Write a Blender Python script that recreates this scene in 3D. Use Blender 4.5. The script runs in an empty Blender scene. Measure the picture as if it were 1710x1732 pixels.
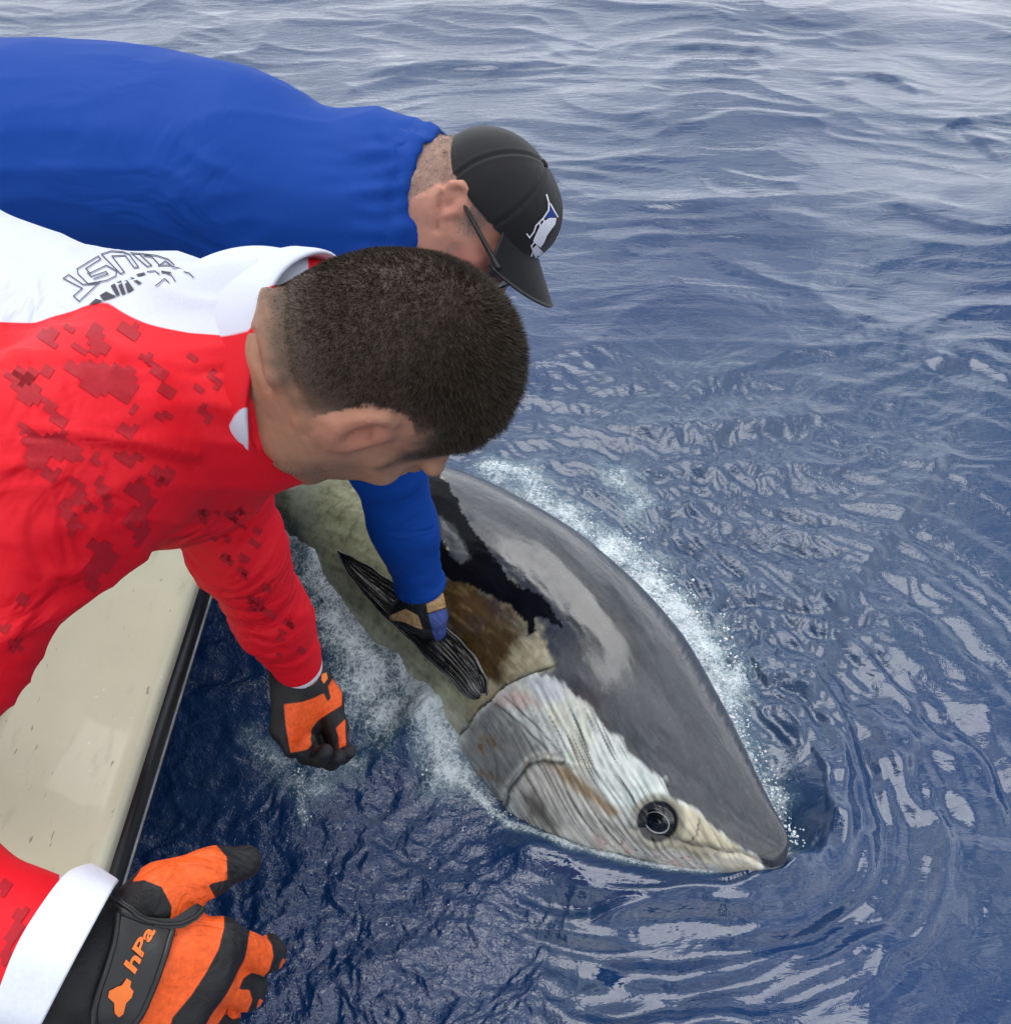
import bpy, bmesh, math, random
import numpy as np
from mathutils import Vector
from mathutils.bvhtree import BVHTree

# ------------------------------------------------------------------ camera, sky, sun, exposure
SC = bpy.context.scene
COL = SC.collection
PX_F, PX_CX, PX_CY = 1664.0, 855.0, 866.0            # focal length and centre of the photograph, in its pixels
PITCH = math.radians(42.0)
CAM = np.array([0.0, 0.0, 1.8])
FWD = np.array([0, math.cos(PITCH), -math.sin(PITCH)])
UPV = np.array([0, math.sin(PITCH), math.cos(PITCH)])
RGT = np.array([1.0, 0, 0])

cd = bpy.data.cameras.new('camera')
cam = bpy.data.objects.new('camera', cd)
COL.objects.link(cam)
cam.location = CAM
cam.rotation_euler = (math.pi / 2 - PITCH, 0, 0)
cd.sensor_fit = 'VERTICAL'
cd.angle = 2 * math.atan(866.0 / PX_F)
cd.clip_start = 0.05
cd.clip_end = 6000
SC.camera = cam

SUN_DIR = np.array([-0.14, 0.22, 1.0]); SUN_DIR /= np.linalg.norm(SUN_DIR)
w = bpy.data.worlds.new('World')
SC.world = w
w.use_nodes = True
nt = w.node_tree
nt.nodes.clear()
N = nt.nodes.new
L = nt.links.new
wout = N('ShaderNodeOutputWorld'); wbg = N('ShaderNodeBackground')
wsky = N('ShaderNodeTexSky'); wsky.sky_type = 'NISHITA'; wsky.sun_disc = False
wsky.sun_elevation = math.asin(SUN_DIR[2]); wsky.sun_rotation = math.atan2(SUN_DIR[0], SUN_DIR[1])
wtc = N('ShaderNodeTexCoord'); wsep = N('ShaderNodeSeparateXYZ'); L(wtc.outputs['Generated'], wsep.inputs[0])
wza = N('ShaderNodeMath'); wza.operation = 'MAXIMUM'; wza.inputs[1].default_value = 0.0; L(wsep.outputs['Z'], wza.inputs[0])
wzb = N('ShaderNodeMath'); wzb.operation = 'ADD'; wzb.inputs[1].default_value = 0.22; L(wza.outputs[0], wzb.inputs[0])
wdx = N('ShaderNodeMath'); wdx.operation = 'DIVIDE'; L(wsep.outputs['X'], wdx.inputs[0]); L(wzb.outputs[0], wdx.inputs[1])
wdy = N('ShaderNodeMath'); wdy.operation = 'DIVIDE'; L(wsep.outputs['Y'], wdy.inputs[0]); L(wzb.outputs[0], wdy.inputs[1])
wcm = N('ShaderNodeCombineXYZ'); L(wdx.outputs[0], wcm.inputs[0]); L(wdy.outputs[0], wcm.inputs[1])
wn = N('ShaderNodeTexNoise'); wn.inputs['Scale'].default_value = 2.1; wn.inputs['Detail'].default_value = 7
wn.inputs['Roughness'].default_value = 0.58; wn.inputs['Distortion'].default_value = 0.4
L(wcm.outputs[0], wn.inputs['Vector'])
wr = N('ShaderNodeMapRange'); wr.interpolation_type = 'SMOOTHSTEP'
wr.inputs['From Min'].default_value = 0.29; wr.inputs['From Max'].default_value = 0.52
L(wn.outputs['Fac'], wr.inputs['Value'])
wn2 = N('ShaderNodeTexNoise'); wn2.inputs['Scale'].default_value = 3.6; wn2.inputs['Detail'].default_value = 5
L(wcm.outputs[0], wn2.inputs['Vector'])
wcr = N('ShaderNodeMapRange'); wcr.inputs['From Min'].default_value = 0.32; wcr.inputs['From Max'].default_value = 0.68
wcr.inputs['To Min'].default_value = 2.5; wcr.inputs['To Max'].default_value = 24.0
L(wn2.outputs['Fac'], wcr.inputs['Value'])
whb = N('ShaderNodeMapRange'); whb.interpolation_type = 'SMOOTHSTEP'; whb.inputs['From Min'].default_value = 0.75; whb.inputs['From Max'].default_value = 0.0
whb.inputs['To Min'].default_value = 1.0; whb.inputs['To Max'].default_value = 1.35; L(wza.outputs[0], whb.inputs['Value'])
wcb = N('ShaderNodeMath'); wcb.operation = 'MULTIPLY'; L(wcr.outputs[0], wcb.inputs[0]); L(whb.outputs[0], wcb.inputs[1])
wcc = N('ShaderNodeVectorMath'); wcc.operation = 'SCALE'; wcc.inputs[0].default_value = (0.96, 1.0, 1.04)
L(wcb.outputs[0], wcc.inputs['Scale'])
wmx = N('ShaderNodeMix'); wmx.data_type = 'RGBA'
whz = N('ShaderNodeMapRange'); whz.interpolation_type = 'SMOOTHSTEP'
whz.inputs['From Min'].default_value = 0.42; whz.inputs['From Max'].default_value = 0.10
L(wza.outputs[0], whz.inputs['Value'])
wmm = N('ShaderNodeMath'); wmm.operation = 'MAXIMUM'; L(whz.outputs[0], wmm.inputs[0]); L(wr.outputs[0], wmm.inputs[1])
L(wmm.outputs[0], wmx.inputs['Factor']); L(wsky.outputs[0], wmx.inputs['A']); L(wcc.outputs[0], wmx.inputs['B'])
L(wmx.outputs['Result'], wbg.inputs['Color'])
wbg.inputs['Strength'].default_value = 0.1
L(wbg.outputs[0], wout.inputs[0])

sl = bpy.data.lights.new('sun', 'SUN'); sl.energy = 2.1; sl.angle = math.radians(50); sl.color = (1.0, 0.975, 0.94)
so = bpy.data.objects.new('sun', sl); COL.objects.link(so)
so.rotation_euler = Vector(SUN_DIR).to_track_quat('Z', 'Y').to_euler()
SC.view_settings.view_transform = 'Standard'
SC.view_settings.look = 'None'
SC.view_settings.exposure = -0.2
SC.view_settings.gamma = 1.0
SC.render.engine = 'CYCLES'
SC.cycles.use_denoising = True
SC.cycles.max_bounces = 6
SC.cycles.caustics_reflective = False
SC.cycles.caustics_refractive = False

# ------------------------------------------------------------------ helpers
rng = np.random.default_rng(7)


def P(px, py, d):
    """World point seen at photograph pixel (px, py), d metres along the viewing axis."""
    return CAM + d * (FWD + (px - PX_CX) / PX_F * RGT - (py - PX_CY) / PX_F * UPV)


def proj(v):
    q = v - CAM
    d = np.maximum(q @ FWD, 1e-3)
    return np.stack([PX_CX + q[:, 0] / d * PX_F, PX_CY - (q @ UPV) / d * PX_F], 1)


def camdir(x, y, z):
    """Direction given as right / up / towards the viewer, returned in world axes."""
    v = x * RGT + y * UPV - z * FWD
    return v / np.linalg.norm(v)


def unit(v):
    v = np.asarray(v, float)
    return v / np.linalg.norm(v)


def sstep(a, b, x):
    t = np.clip((x - a) / (b - a), 0, 1)
    return t * t * (3 - 2 * t)


def _hash(ix, iy, iz, seed):
    h = (ix * 374761393 + iy * 668265263 + iz * 2147483647 + seed * 1274126177) & 0xffffffff
    h = ((h ^ (h >> 13)) * 1274126177) & 0xffffffff
    h = h ^ (h >> 16)
    return h


def noise2(x, y, seed=0):
    """Gradient noise in [-1, 1]."""
    xi = np.floor(x).astype(np.int64); yi = np.floor(y).astype(np.int64)
    fx = x - xi; fy = y - yi
    u = fx * fx * fx * (fx * (fx * 6 - 15) + 10); v = fy * fy * fy * (fy * (fy * 6 - 15) + 10)
    def g(dx, dy):
        a = _hash(xi + dx, yi + dy, np.int64(0), seed).astype(np.float64) * (2 * math.pi / 4294967296.0)
        return np.cos(a) * (fx - dx) + np.sin(a) * (fy - dy)
    a = g(0, 0); b = g(1, 0); c = g(0, 1); d = g(1, 1)
    return 1.5 * ((a + u * (b - a)) + v * ((c + u * (d - c)) - (a + u * (b - a))))


def fbm2(x, y, oct=4, seed=0, gain=0.5):
    s = 0; a = 1.0; n = 0
    for i in range(oct):
        s = s + a * noise2(x * 2 ** i + 17.3 * i, y * 2 ** i - 9.1 * i, seed + i); n += a; a *= gain
    return s / n


def noise3(p, seed=0):
    """Cheap 3D noise made of three crossed 2D ones."""
    return (noise2(p[:, 0] + 0.37 * p[:, 2], p[:, 1] - 0.21 * p[:, 2], seed)
            + noise2(p[:, 1] + 0.31 * p[:, 0], p[:, 2] + 0.17 * p[:, 0], seed + 5)
            + noise2(p[:, 2] - 0.27 * p[:, 1], p[:, 0] + 0.33 * p[:, 1], seed + 9)) / 2.0


def poly_sd(pts, poly):
    """Signed distance (positive inside) from 2D points to a polygon."""
    poly = np.asarray(poly, float)
    d2 = np.full(len(pts), 1e18)
    ins = np.zeros(len(pts), bool)
    x, y = pts[:, 0], pts[:, 1]
    for i in range(len(poly)):
        a = poly[i]; b = poly[(i + 1) % len(poly)]
        e = b - a
        t = np.clip(((x - a[0]) * e[0] + (y - a[1]) * e[1]) / (e @ e + 1e-12), 0, 1)
        d2 = np.minimum(d2, (x - a[0] - t * e[0]) ** 2 + (y - a[1] - t * e[1]) ** 2)
        c = (a[1] > y) != (b[1] > y)
        if abs(e[1]) > 1e-12:
            ins ^= c & (x < e[0] * (y - a[1]) / e[1] + a[0])
    d = np.sqrt(d2)
    return np.where(ins, d, -d)


def line_d(pts, line):
    """Distance and signed side from 2D points to a polyline, and arc parameter."""
    line = np.asarray(line, float)
    best = np.full(len(pts), 1e9); side = np.zeros(len(pts)); par = np.zeros(len(pts)); acc = 0
    for a, b in zip(line[:-1], line[1:]):
        e = b - a; ln = np.hypot(*e)
        t = np.clip(((pts - a) @ e) / (ln * ln), 0, 1)
        q = pts - a - t[:, None] * e
        d = np.hypot(q[:, 0], q[:, 1])
        m = d < best
        best = np.where(m, d, best)
        side = np.where(m, np.sign(e[0] * (pts[:, 1] - a[1]) - e[1] * (pts[:, 0] - a[0])), side)
        par = np.where(m, acc + t * ln, par)
        acc += ln
    return best, side, par


def make_mesh(name, verts, faces, mat=None, parent=None, attrs=None, colors=None, smooth=True):
    """faces: (n,4) or (n,3) array, or a list of polygons. Vertices in world space."""
    verts = np.asarray(verts, float)
    off = np.array(parent['_o']) if parent is not None and '_o' in parent else np.zeros(3)
    me = bpy.data.meshes.new(name)
    if isinstance(faces, np.ndarray):
        k = faces.shape[1]; nf = len(faces)
        me.vertices.add(len(verts)); me.vertices.foreach_set('co', (verts - off).astype(np.float32).ravel())
        me.loops.add(nf * k); me.loops.foreach_set('vertex_index', faces.astype(np.int32).ravel())
        me.polygons.add(nf); me.polygons.foreach_set('loop_start', np.arange(0, nf * k, k, dtype=np.int32))
        me.update(calc_edges=True)
    else:
        me.from_pydata((verts - off).tolist(), [], faces)
        me.update()
    if smooth:
        me.polygons.foreach_set('use_smooth', np.ones(len(me.polygons), bool))
    for k, v in (attrs or {}).items():
        a = me.attributes.new(k, 'FLOAT', 'POINT'); a.data.foreach_set('value', np.asarray(v, np.float32))
    for k, v in (colors or {}).items():
        a = me.attributes.new(k, 'FLOAT_COLOR', 'POINT')
        c = np.ones((len(verts), 4), np.float32); c[:, :3] = v; a.data.foreach_set('color', c.ravel())
    if mat is not None:
        me.materials.append(mat)
    o = bpy.data.objects.new(name, me)
    COL.objects.link(o)
    if parent is not None:
        o.parent = parent
        if '_o' in parent:
            o['_o'] = list(off)
    return o


def empty(name, loc, label, cat):
    o = bpy.data.objects.new(name, None); COL.objects.link(o)
    o.location = loc; o['_o'] = [float(c) for c in loc]
    o['label'] = label; o['category'] = cat
    o.empty_display_size = 0.1
    return o


def grid_faces(nu, nv, wrap_v=False):
    i = np.arange(nu - 1)[:, None]; j = np.arange(nv if wrap_v else nv - 1)[None, :]
    a = i * nv + j; b = i * nv + (j + 1) % nv; c = (i + 1) * nv + (j + 1) % nv; d = (i + 1) * nv + j
    return np.stack([a, b, c, d], -1).reshape(-1, 4)


def tube(pts, radii, n=10, closed=False, flat=None):
    """Vertices and faces of a tube along pts; flat=(axis, factor) squashes it."""
    pts = np.asarray(pts, float); m = len(pts)
    radii = np.broadcast_to(np.asarray(radii, float), (m,))
    tg = np.gradient(pts, axis=0) if not closed else np.roll(pts, -1, 0) - np.roll(pts, 1, 0)
    tg /= np.linalg.norm(tg, axis=1)[:, None]
    ref = np.array([0.0, 0, 1]) if abs(tg[0][2]) < 0.9 else np.array([1.0, 0, 0])
    V = []
    nrm = ref - tg[0] * (ref @ tg[0]); nrm /= np.linalg.norm(nrm)
    for i in range(m):
        nrm = nrm - tg[i] * (nrm @ tg[i]); nrm /= np.linalg.norm(nrm)
        bn = np.cross(tg[i], nrm)
        th = np.linspace(0, 2 * math.pi, n, endpoint=False)
        V.append(pts[i] + radii[i] * (np.cos(th)[:, None] * nrm + np.sin(th)[:, None] * bn))
    V = np.concatenate(V)
    F = grid_faces(m, n, True)
    if closed:
        a = (m - 1) * n + np.arange(n); b = (m - 1) * n + (np.arange(n) + 1) % n
        F = np.concatenate([F, np.stack([a, b, (np.arange(n) + 1) % n, np.arange(n)], 1)])
        return V, F
    c0 = len(V); V = np.concatenate([V, pts[:1], pts[-1:]])
    j = np.arange(n)
    F = np.concatenate([F, np.stack([np.full(n, c0), (j + 1) % n, j, np.full(n, c0)], 1)[:, [0, 1, 2, 2]]])
    k = (m - 1) * n
    F = np.concatenate([F, np.stack([np.full(n, c0 + 1), k + j, k + (j + 1) % n, k + (j + 1) % n], 1)])
    return V, F


def fix_faces(F):
    """Quad array with degenerate quads -> list of polygons."""
    return [[a, b, c] if c == d or a == d else [a, b, c, d] for a, b, c, d in F.tolist()]


def smooth_curve(pts, n):
    """Catmull-Rom resampling."""
    pts = np.asarray(pts, float)
    q = np.vstack([2 * pts[0] - pts[1], pts, 2 * pts[-1] - pts[-2]])
    out = []
    for t in np.linspace(0, len(pts) - 1 - 1e-9, n):
        i = int(t); u = t - i
        a, b, c, d = q[i], q[i + 1], q[i + 2], q[i + 3]
        out.append(0.5 * (2 * b + (c - a) * u + (2 * a - 5 * b + 4 * c - d) * u * u + (3 * b - 3 * c + d - a) * u ** 3))
    return np.array(out)


# ---- implicit modelling: smooth unions on a grid, meshed with surface nets
class Vol:
    def __init__(s, lo, hi, h):
        s.h = h; s.lo = np.asarray(lo, float)
        s.n = np.ceil((np.asarray(hi, float) - s.lo) / h).astype(int) + 1
        s.v = np.full(s.n, 1.0, np.float32)

    def _box(s, lo, hi):
        a = np.clip(np.floor((lo - s.lo) / s.h).astype(int), 0, s.n); b = np.clip(np.ceil((hi - s.lo) / s.h).astype(int) + 1, 0, s.n)
        return a, b

    def apply(s, lo, hi, fn, k=0.02, op='add'):
        m = k + 4 * s.h
        a, b = s._box(np.asarray(lo) - m, np.asarray(hi) + m)
        if (b <= a).any():
            return
        ax = [s.lo[i] + s.h * np.arange(a[i], b[i]) for i in range(3)]
        p = np.stack(np.meshgrid(*ax, indexing='ij'), -1).reshape(-1, 3)
        d = fn(p).reshape(tuple(b - a)).astype(np.float32)
        sl_ = tuple(slice(a[i], b[i]) for i in range(3))
        o = s.v[sl_]
        if op == 'add':
            h_ = np.clip(0.5 + 0.5 * (o - d) / k, 0, 1)
            s.v[sl_] = o * (1 - h_) + d * h_ - k * h_ * (1 - h_)
        else:
            d = -d
            h_ = np.clip(0.5 - 0.5 * (o - d) / k, 0, 1)
            s.v[sl_] = o * (1 - h_) + d * h_ + k * h_ * (1 - h_)

    def cap(s, a, b, ra, rb=None, k=0.02, flat=None, op='add'):
        """Round cone from a to b; flat=(axis, factor) makes it thinner along axis."""
        a = np.asarray(a, float); b = np.asarray(b, float); rb = ra if rb is None else rb
        e = b - a; ee = e @ e + 1e-12
        R = max(ra, rb)
        if flat is not None:
            n = unit(flat[0]); f = flat[1]
        def fn(p):
            t = np.clip(((p - a) @ e) / ee, 0, 1)
            q = p - a - t[:, None] * e
            r = ra + (rb - ra) * t
            if flat is not None:
                q = q + n * ((q @ n) * (1 / f - 1))[:, None]
                return (np.linalg.norm(q, axis=1) - r) * min(1.0, (1 + f) / 2 if f < 1 else 1.0)
            return np.linalg.norm(q, axis=1) - r
        R2 = R * (max(1, flat[1]) if flat is not None else 1)
        s.apply(np.minimum(a, b) - R2, np.maximum(a, b) + R2, fn, k, op)

    def chain(s, pts, rad, k=0.02, flat=None):
        for i in range(len(pts) - 1):
            s.cap(pts[i], pts[i + 1], rad[i], rad[i + 1], k, flat)

    def ell(s, c, axes, rad, k=0.02, op='add'):
        c = np.asarray(c, float); A = np.asarray([unit(x) for x in axes]); r = np.asarray(rad, float)
        def fn(p):
            q = (p - c) @ A.T
            k0 = np.linalg.norm(q / r, axis=1); k1 = np.linalg.norm(q / (r * r), axis=1) + 1e-9
            return k0 * (k0 - 1) / k1
        R = r.max()
        s.apply(c - R, c + R, fn, k, op)

    def mesh(s, smooth=2):
        v = s.v; neg = v < 0
        nx, ny, nz = s.n
        cnt = np.zeros((nx - 1, ny - 1, nz - 1), np.int8)
        for dx in (0, 1):
            for dy in (0, 1):
                for dz in (0, 1):
                    cnt += neg[dx:nx - 1 + dx, dy:ny - 1 + dy, dz:nz - 1 + dz]
        act = np.argwhere((cnt > 0) & (cnt < 8))
        idx = np.full(cnt.shape, -1, np.int32); idx[tuple(act.T)] = np.arange(len(act))
        co = np.array([[i, j, k] for i in (0, 1) for j in (0, 1) for k in (0, 1)])
        cv = np.stack([v[tuple((act + c).T)] for c in co], 1)
        acc = np.zeros((len(act), 3)); num = np.zeros(len(act))
        for a in range(8):
            for b in range(a + 1, 8):
                if np.abs(co[a] - co[b]).sum() != 1:
                    continue
                m = (cv[:, a] < 0) != (cv[:, b] < 0)
                t = cv[:, a] / np.where(m, cv[:, a] - cv[:, b], 1)
                pt_ = co[a] + t[:, None] * (co[b] - co[a])
                acc += np.where(m[:, None], pt_, 0); num += m
        vert = s.lo + s.h * (act + acc / num[:, None])
        F = []
        for ax in range(3):
            sl0 = [slice(None)] * 3; sl1 = [slice(None)] * 3
            sl0[ax] = slice(0, -1); sl1[ax] = slice(1, None)
            n0 = neg[tuple(sl0)]; n1 = neg[tuple(sl1)]
            e = np.argwhere(n0 != n1)
            o1, o2 = (ax + 1) % 3, (ax + 2) % 3
            e = e[(e[:, o1] > 0) & (e[:, o2] > 0) & (e[:, o1] < s.n[o1] - 1) & (e[:, o2] < s.n[o2] - 1)]
            flip = ~neg[tuple(e.T)]
            d1 = np.zeros(3, int); d1[o1] = 1; d2 = np.zeros(3, int); d2[o2] = 1
            q = np.stack([idx[tuple((e - d1 - d2).T)], idx[tuple((e - d2).T)], idx[tuple(e.T)], idx[tuple((e - d1).T)]], 1)
            q[flip] = q[flip][:, ::-1]
            F.append(q)
        F = np.concatenate(F)
        F = F[(F >= 0).all(1)]
        for _ in range(smooth):
            vert = laplace(vert, F)
        return vert, F


def laplace(v, F, lam=0.5):
    s = np.zeros_like(v); n = np.zeros(len(v))
    for a, b in ((0, 1), (1, 2), (2, 3), (3, 0)):
        for x, y in ((a, b), (b, a)):
            s += np.stack([np.bincount(F[:, x], v[F[:, y], c], len(v)) for c in range(3)], 1)
            n += np.bincount(F[:, x], minlength=len(v))
    return v * (1 - lam) + lam * s / np.maximum(n, 1)[:, None]


def vnormals(v, F):
    fn = np.cross(v[F[:, 2]] - v[F[:, 0]], v[F[:, 3]] - v[F[:, 1]])
    n = np.zeros_like(v)
    for k in range(4):
        n += np.stack([np.bincount(F[:, k], fn[:, c], len(v)) for c in range(3)], 1)
    return n / (np.linalg.norm(n, axis=1)[:, None] + 1e-12)


def bvh_of(v, F):
    return BVHTree.FromPolygons([tuple(x) for x in v], [tuple(x) for x in F.tolist()])


def decal(name, pts, polys, bvh, mat, parent, off=0.0012, maxlen=14):
    """A thin print or applique: outlines drawn on the photograph's plane and laid on a surface."""
    bm = bmesh.new()
    vs = [bm.verts.new((x, y, 0)) for x, y in pts]
    for p in polys:
        try:
            bm.faces.new([vs[i] for i in p])
        except ValueError:
            pass
    bmesh.ops.triangulate(bm, faces=bm.faces[:])
    for _ in range(4):
        le = [e for e in bm.edges if e.calc_length() > maxlen]
        if not le:
            break
        bmesh.ops.subdivide_edges(bm, edges=le, cuts=1)
        bmesh.ops.triangulate(bm, faces=[f for f in bm.faces if len(f.verts) > 3])
    bm.verts.ensure_lookup_table()
    out = []; good = []
    for v in bm.verts:
        dr = Vector(unit(P(v.co.x, v.co.y, 1.0) - CAM))
        loc, nor, _, dist = bvh.ray_cast(Vector(CAM), dr)
        if loc is None:
            out.append((0, 0, 0)); good.append(False); continue
        if nor.dot(dr) > 0:
            nor = -nor
        out.append(tuple(loc + nor * off)); good.append(True)
    F = [[v.index for v in f.verts] for f in bm.faces]
    bm.verts.index_update()
    F = [f for f in ([v.index for v in f.verts] for f in bm.faces) if all(good[i] for i in f)]
    bm.free()
    used = sorted({i for f in F for i in f}); mp = {u: i for i, u in enumerate(used)}
    return make_mesh(name, np.array([out[u] for u in used]).reshape(-1, 3), [[mp[i] for i in f] for f in F], mat, parent)


def stroke_polys(lines, wd):
    """Polylines -> (points, polygons) of ribbons of width wd."""
    pts = []; polys = []
    for ln in lines:
        ln = np.asarray(ln, float)
        for a, b in zip(ln[:-1], ln[1:]):
            e = unit(b - a); n = np.array([-e[1], e[0]]) * wd / 2
            a2 = a - e * wd * 0.4; b2 = b + e * wd * 0.4
            i = len(pts); pts += [a2 - n, b2 - n, b2 + n, a2 + n]; polys.append([i, i + 1, i + 2, i + 3])
    return pts, polys


# ---- materials
def srgb(r, g, b):
    return tuple((c / 255 / 12.92) if c / 255 <= 0.04045 else ((c / 255 + 0.055) / 1.055) ** 2.4 for c in (r, g, b))


def mat_new(name):
    m = bpy.data.materials.new(name); m.use_nodes = True
    b = m.node_tree.nodes['Principled BSDF']
    return m, m.node_tree, b


def nd(t, kind, **kw):
    n = t.nodes.new(kind)
    for k, v in kw.items():
        if hasattr(n, k) and k not in n.inputs:
            setattr(n, k, v)
        else:
            n.inputs[k].default_value = v
    return n


def mixc(t, fac, a, b, blend='MIX'):
    n = t.nodes.new('ShaderNodeMix'); n.data_type = 'RGBA'; n.blend_type = blend
    for s, x in ((n.inputs['Factor'], fac), (n.inputs['A'], a), (n.inputs['B'], b)):
        if hasattr(x, 'is_output') or hasattr(x, 'links'):
            t.links.new(x, s)
        elif isinstance(x, (int, float)):
            s.default_value = x
        else:
            s.default_value = (*x, 1)
    return n.outputs['Result']


def ramp(t, x, a, b, lo=0.0, hi=1.0, smooth=True):
    n = t.nodes.new('ShaderNodeMapRange'); n.interpolation_type = 'SMOOTHSTEP' if smooth else 'LINEAR'
    t.links.new(x, n.inputs['Value'])
    n.inputs['From Min'].default_value = a; n.inputs['From Max'].default_value = b
    n.inputs['To Min'].default_value = lo; n.inputs['To Max'].default_value = hi
    return n.outputs[0]


def attr(t, name, col=False):
    n = t.nodes.new('ShaderNodeAttribute'); n.attribute_name = name
    return n.outputs['Color'] if col else n.outputs['Fac']


def noise_n(t, scale, detail=4, rough=0.5, vec=None, dist=0.0, out='Fac'):
    n = t.nodes.new('ShaderNodeTexNoise'); n.inputs['Scale'].default_value = scale
    n.inputs['Detail'].default_value = detail; n.inputs['Roughness'].default_value = rough; n.inputs['Distortion'].default_value = dist
    if vec is None:
        tc = t.nodes.new('ShaderNodeTexCoord'); vec = tc.outputs['Object']
    t.links.new(vec, n.inputs['Vector'])
    return n.outputs[out]


def bump(t, b, h, strength, dist, prev=None):
    n = t.nodes.new('ShaderNodeBump'); n.inputs['Strength'].default_value = strength; n.inputs['Distance'].default_value = dist
    t.links.new(h, n.inputs['Height'])
    if prev is not None:
        t.links.new(prev, n.inputs['Normal'])
    t.links.new(n.outputs[0], b.inputs['Normal'])
    return n.outputs[0]


def layered(name, base, layers, rough=0.6, spec=0.4, grain=None, grain_amt=0.12, bump_s=None, coat=0, sheen=0, sss=0, wrinkle=None):
    """Base colour with crisp layers, each where its distance attribute is positive."""
    m, t, b = mat_new(name)
    c = base
    for an, colr, soft in layers:
        c = mixc(t, ramp(t, attr(t, an), -soft, soft), c, colr)
    if grain:
        g = noise_n(t, grain, 5, 0.6)
        k = ramp(t, g, 0.25, 0.75, 1 - grain_amt, 1 + grain_amt, False)
        cm = t.nodes.new('ShaderNodeCombineXYZ')
        for i in range(3):
            t.links.new(k, cm.inputs[i])
        c = mixc(t, 1.0, c, cm.outputs[0], 'MULTIPLY')
    if isinstance(c, tuple):
        b.inputs['Base Color'].default_value = (*c, 1)
    else:
        t.links.new(c, b.inputs['Base Color'])
    b.inputs['Roughness'].default_value = rough; b.inputs['Specular IOR Level'].default_value = spec
    b.inputs['Coat Weight'].default_value = coat
    b.inputs['Sheen Weight'].default_value = sheen
    if sss:
        b.inputs['Subsurface Weight'].default_value = sss; b.inputs['Subsurface Radius'].default_value = (0.01, 0.004, 0.002)
        b.inputs['Subsurface Scale'].default_value = 0.5
    pv = None
    if wrinkle:                                       # soft cloth creases: ridged, stretched noise
        mp = t.nodes.new('ShaderNodeMapping'); mp.inputs['Scale'].default_value = wrinkle[3]; mp.inputs['Rotation'].default_value = wrinkle[4]
        t.links.new(nd(t, 'ShaderNodeTexCoord').outputs['Object'], mp.inputs['Vector'])
        rg = noise_n(t, wrinkle[0], 3, 0.5, mp.outputs[0], 1.1)
        m1 = t.nodes.new('ShaderNodeMath'); m1.operation = 'SUBTRACT'; m1.inputs[1].default_value = 0.5; t.links.new(rg, m1.inputs[0])
        m2 = t.nodes.new('ShaderNodeMath'); m2.operation = 'ABSOLUTE'; t.links.new(m1.outputs[0], m2.inputs[0])
        m3 = t.nodes.new('ShaderNodeMath'); m3.operation = 'MULTIPLY'; t.links.new(ramp(t, m2.outputs[0], 0.0, 0.22, 1.0, 0.0), m3.inputs[0])
        t.links.new(ramp(t, noise_n(t, 3.5, 2, 0.5), 0.42, 0.62), m3.inputs[1])
        pv = bump(t, b, m3.outputs[0], wrinkle[1], wrinkle[2])
    for sc_, st, ds in (bump_s or []):
        pv = bump(t, b, noise_n(t, sc_, 4, 0.55), st, ds, pv)
    return m

# ------------------------------------------------------------------ bluefin geometry (needed first: the sea is shaped round it)
TL = 2.1654
T_O = np.array([0.5114, 0.9166, 0.0583])
_yaw, _pit, _rol = -0.8313, 0.0194, 1.0551
T_A = np.array([math.cos(_yaw) * math.cos(_pit), math.sin(_yaw) * math.cos(_pit), math.sin(_pit)])   # tail -> snout
_h = unit(np.cross([0, 0, 1], T_A)); _v = np.cross(T_A, _h)
T_E = math.cos(_rol) * _h + math.sin(_rol) * _v      # towards the back
T_R = np.cross(T_A, T_E)                             # right flank
PS = np.array([0, .006, .012, .03, .06, .1, .15, .2, .27, .35, .45, .6, .75, .88, .95, 1])
PHD = np.array([.001, .019, .027, .039, .057, .079, .102, .124, .141, .148, .141, .108, .065, .028, .013, .010])
PHV = np.array([.001, .011, .018, .034, .052, .073, .096, .117, .136, .145, .140, .108, .065, .028, .013, .010])
PHW = np.array([.001, .009, .013, .022, .034, .047, .063, .077, .091, .099, .095, .074, .045, .022, .014, .008])


def pchip(x, X, Y):
    d = np.diff(Y) / np.diff(X)
    m = np.zeros(len(X)); m[1:-1] = np.where(d[:-1] * d[1:] > 0, 2 * d[:-1] * d[1:] / (d[:-1] + d[1:] + 1e-15), 0)
    m[0] = d[0]; m[-1] = d[-1]
    i = np.clip(np.searchsorted(X, x, 'right') - 1, 0, len(X) - 2); h = X[i + 1] - X[i]; t = (x - X[i]) / h
    return ((1 + 2 * t) * (1 - t) ** 2 * Y[i] + t * (1 - t) ** 2 * h * m[i] + t * t * (3 - 2 * t) * Y[i + 1] + t * t * (t - 1) * h * m[i + 1])


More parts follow.
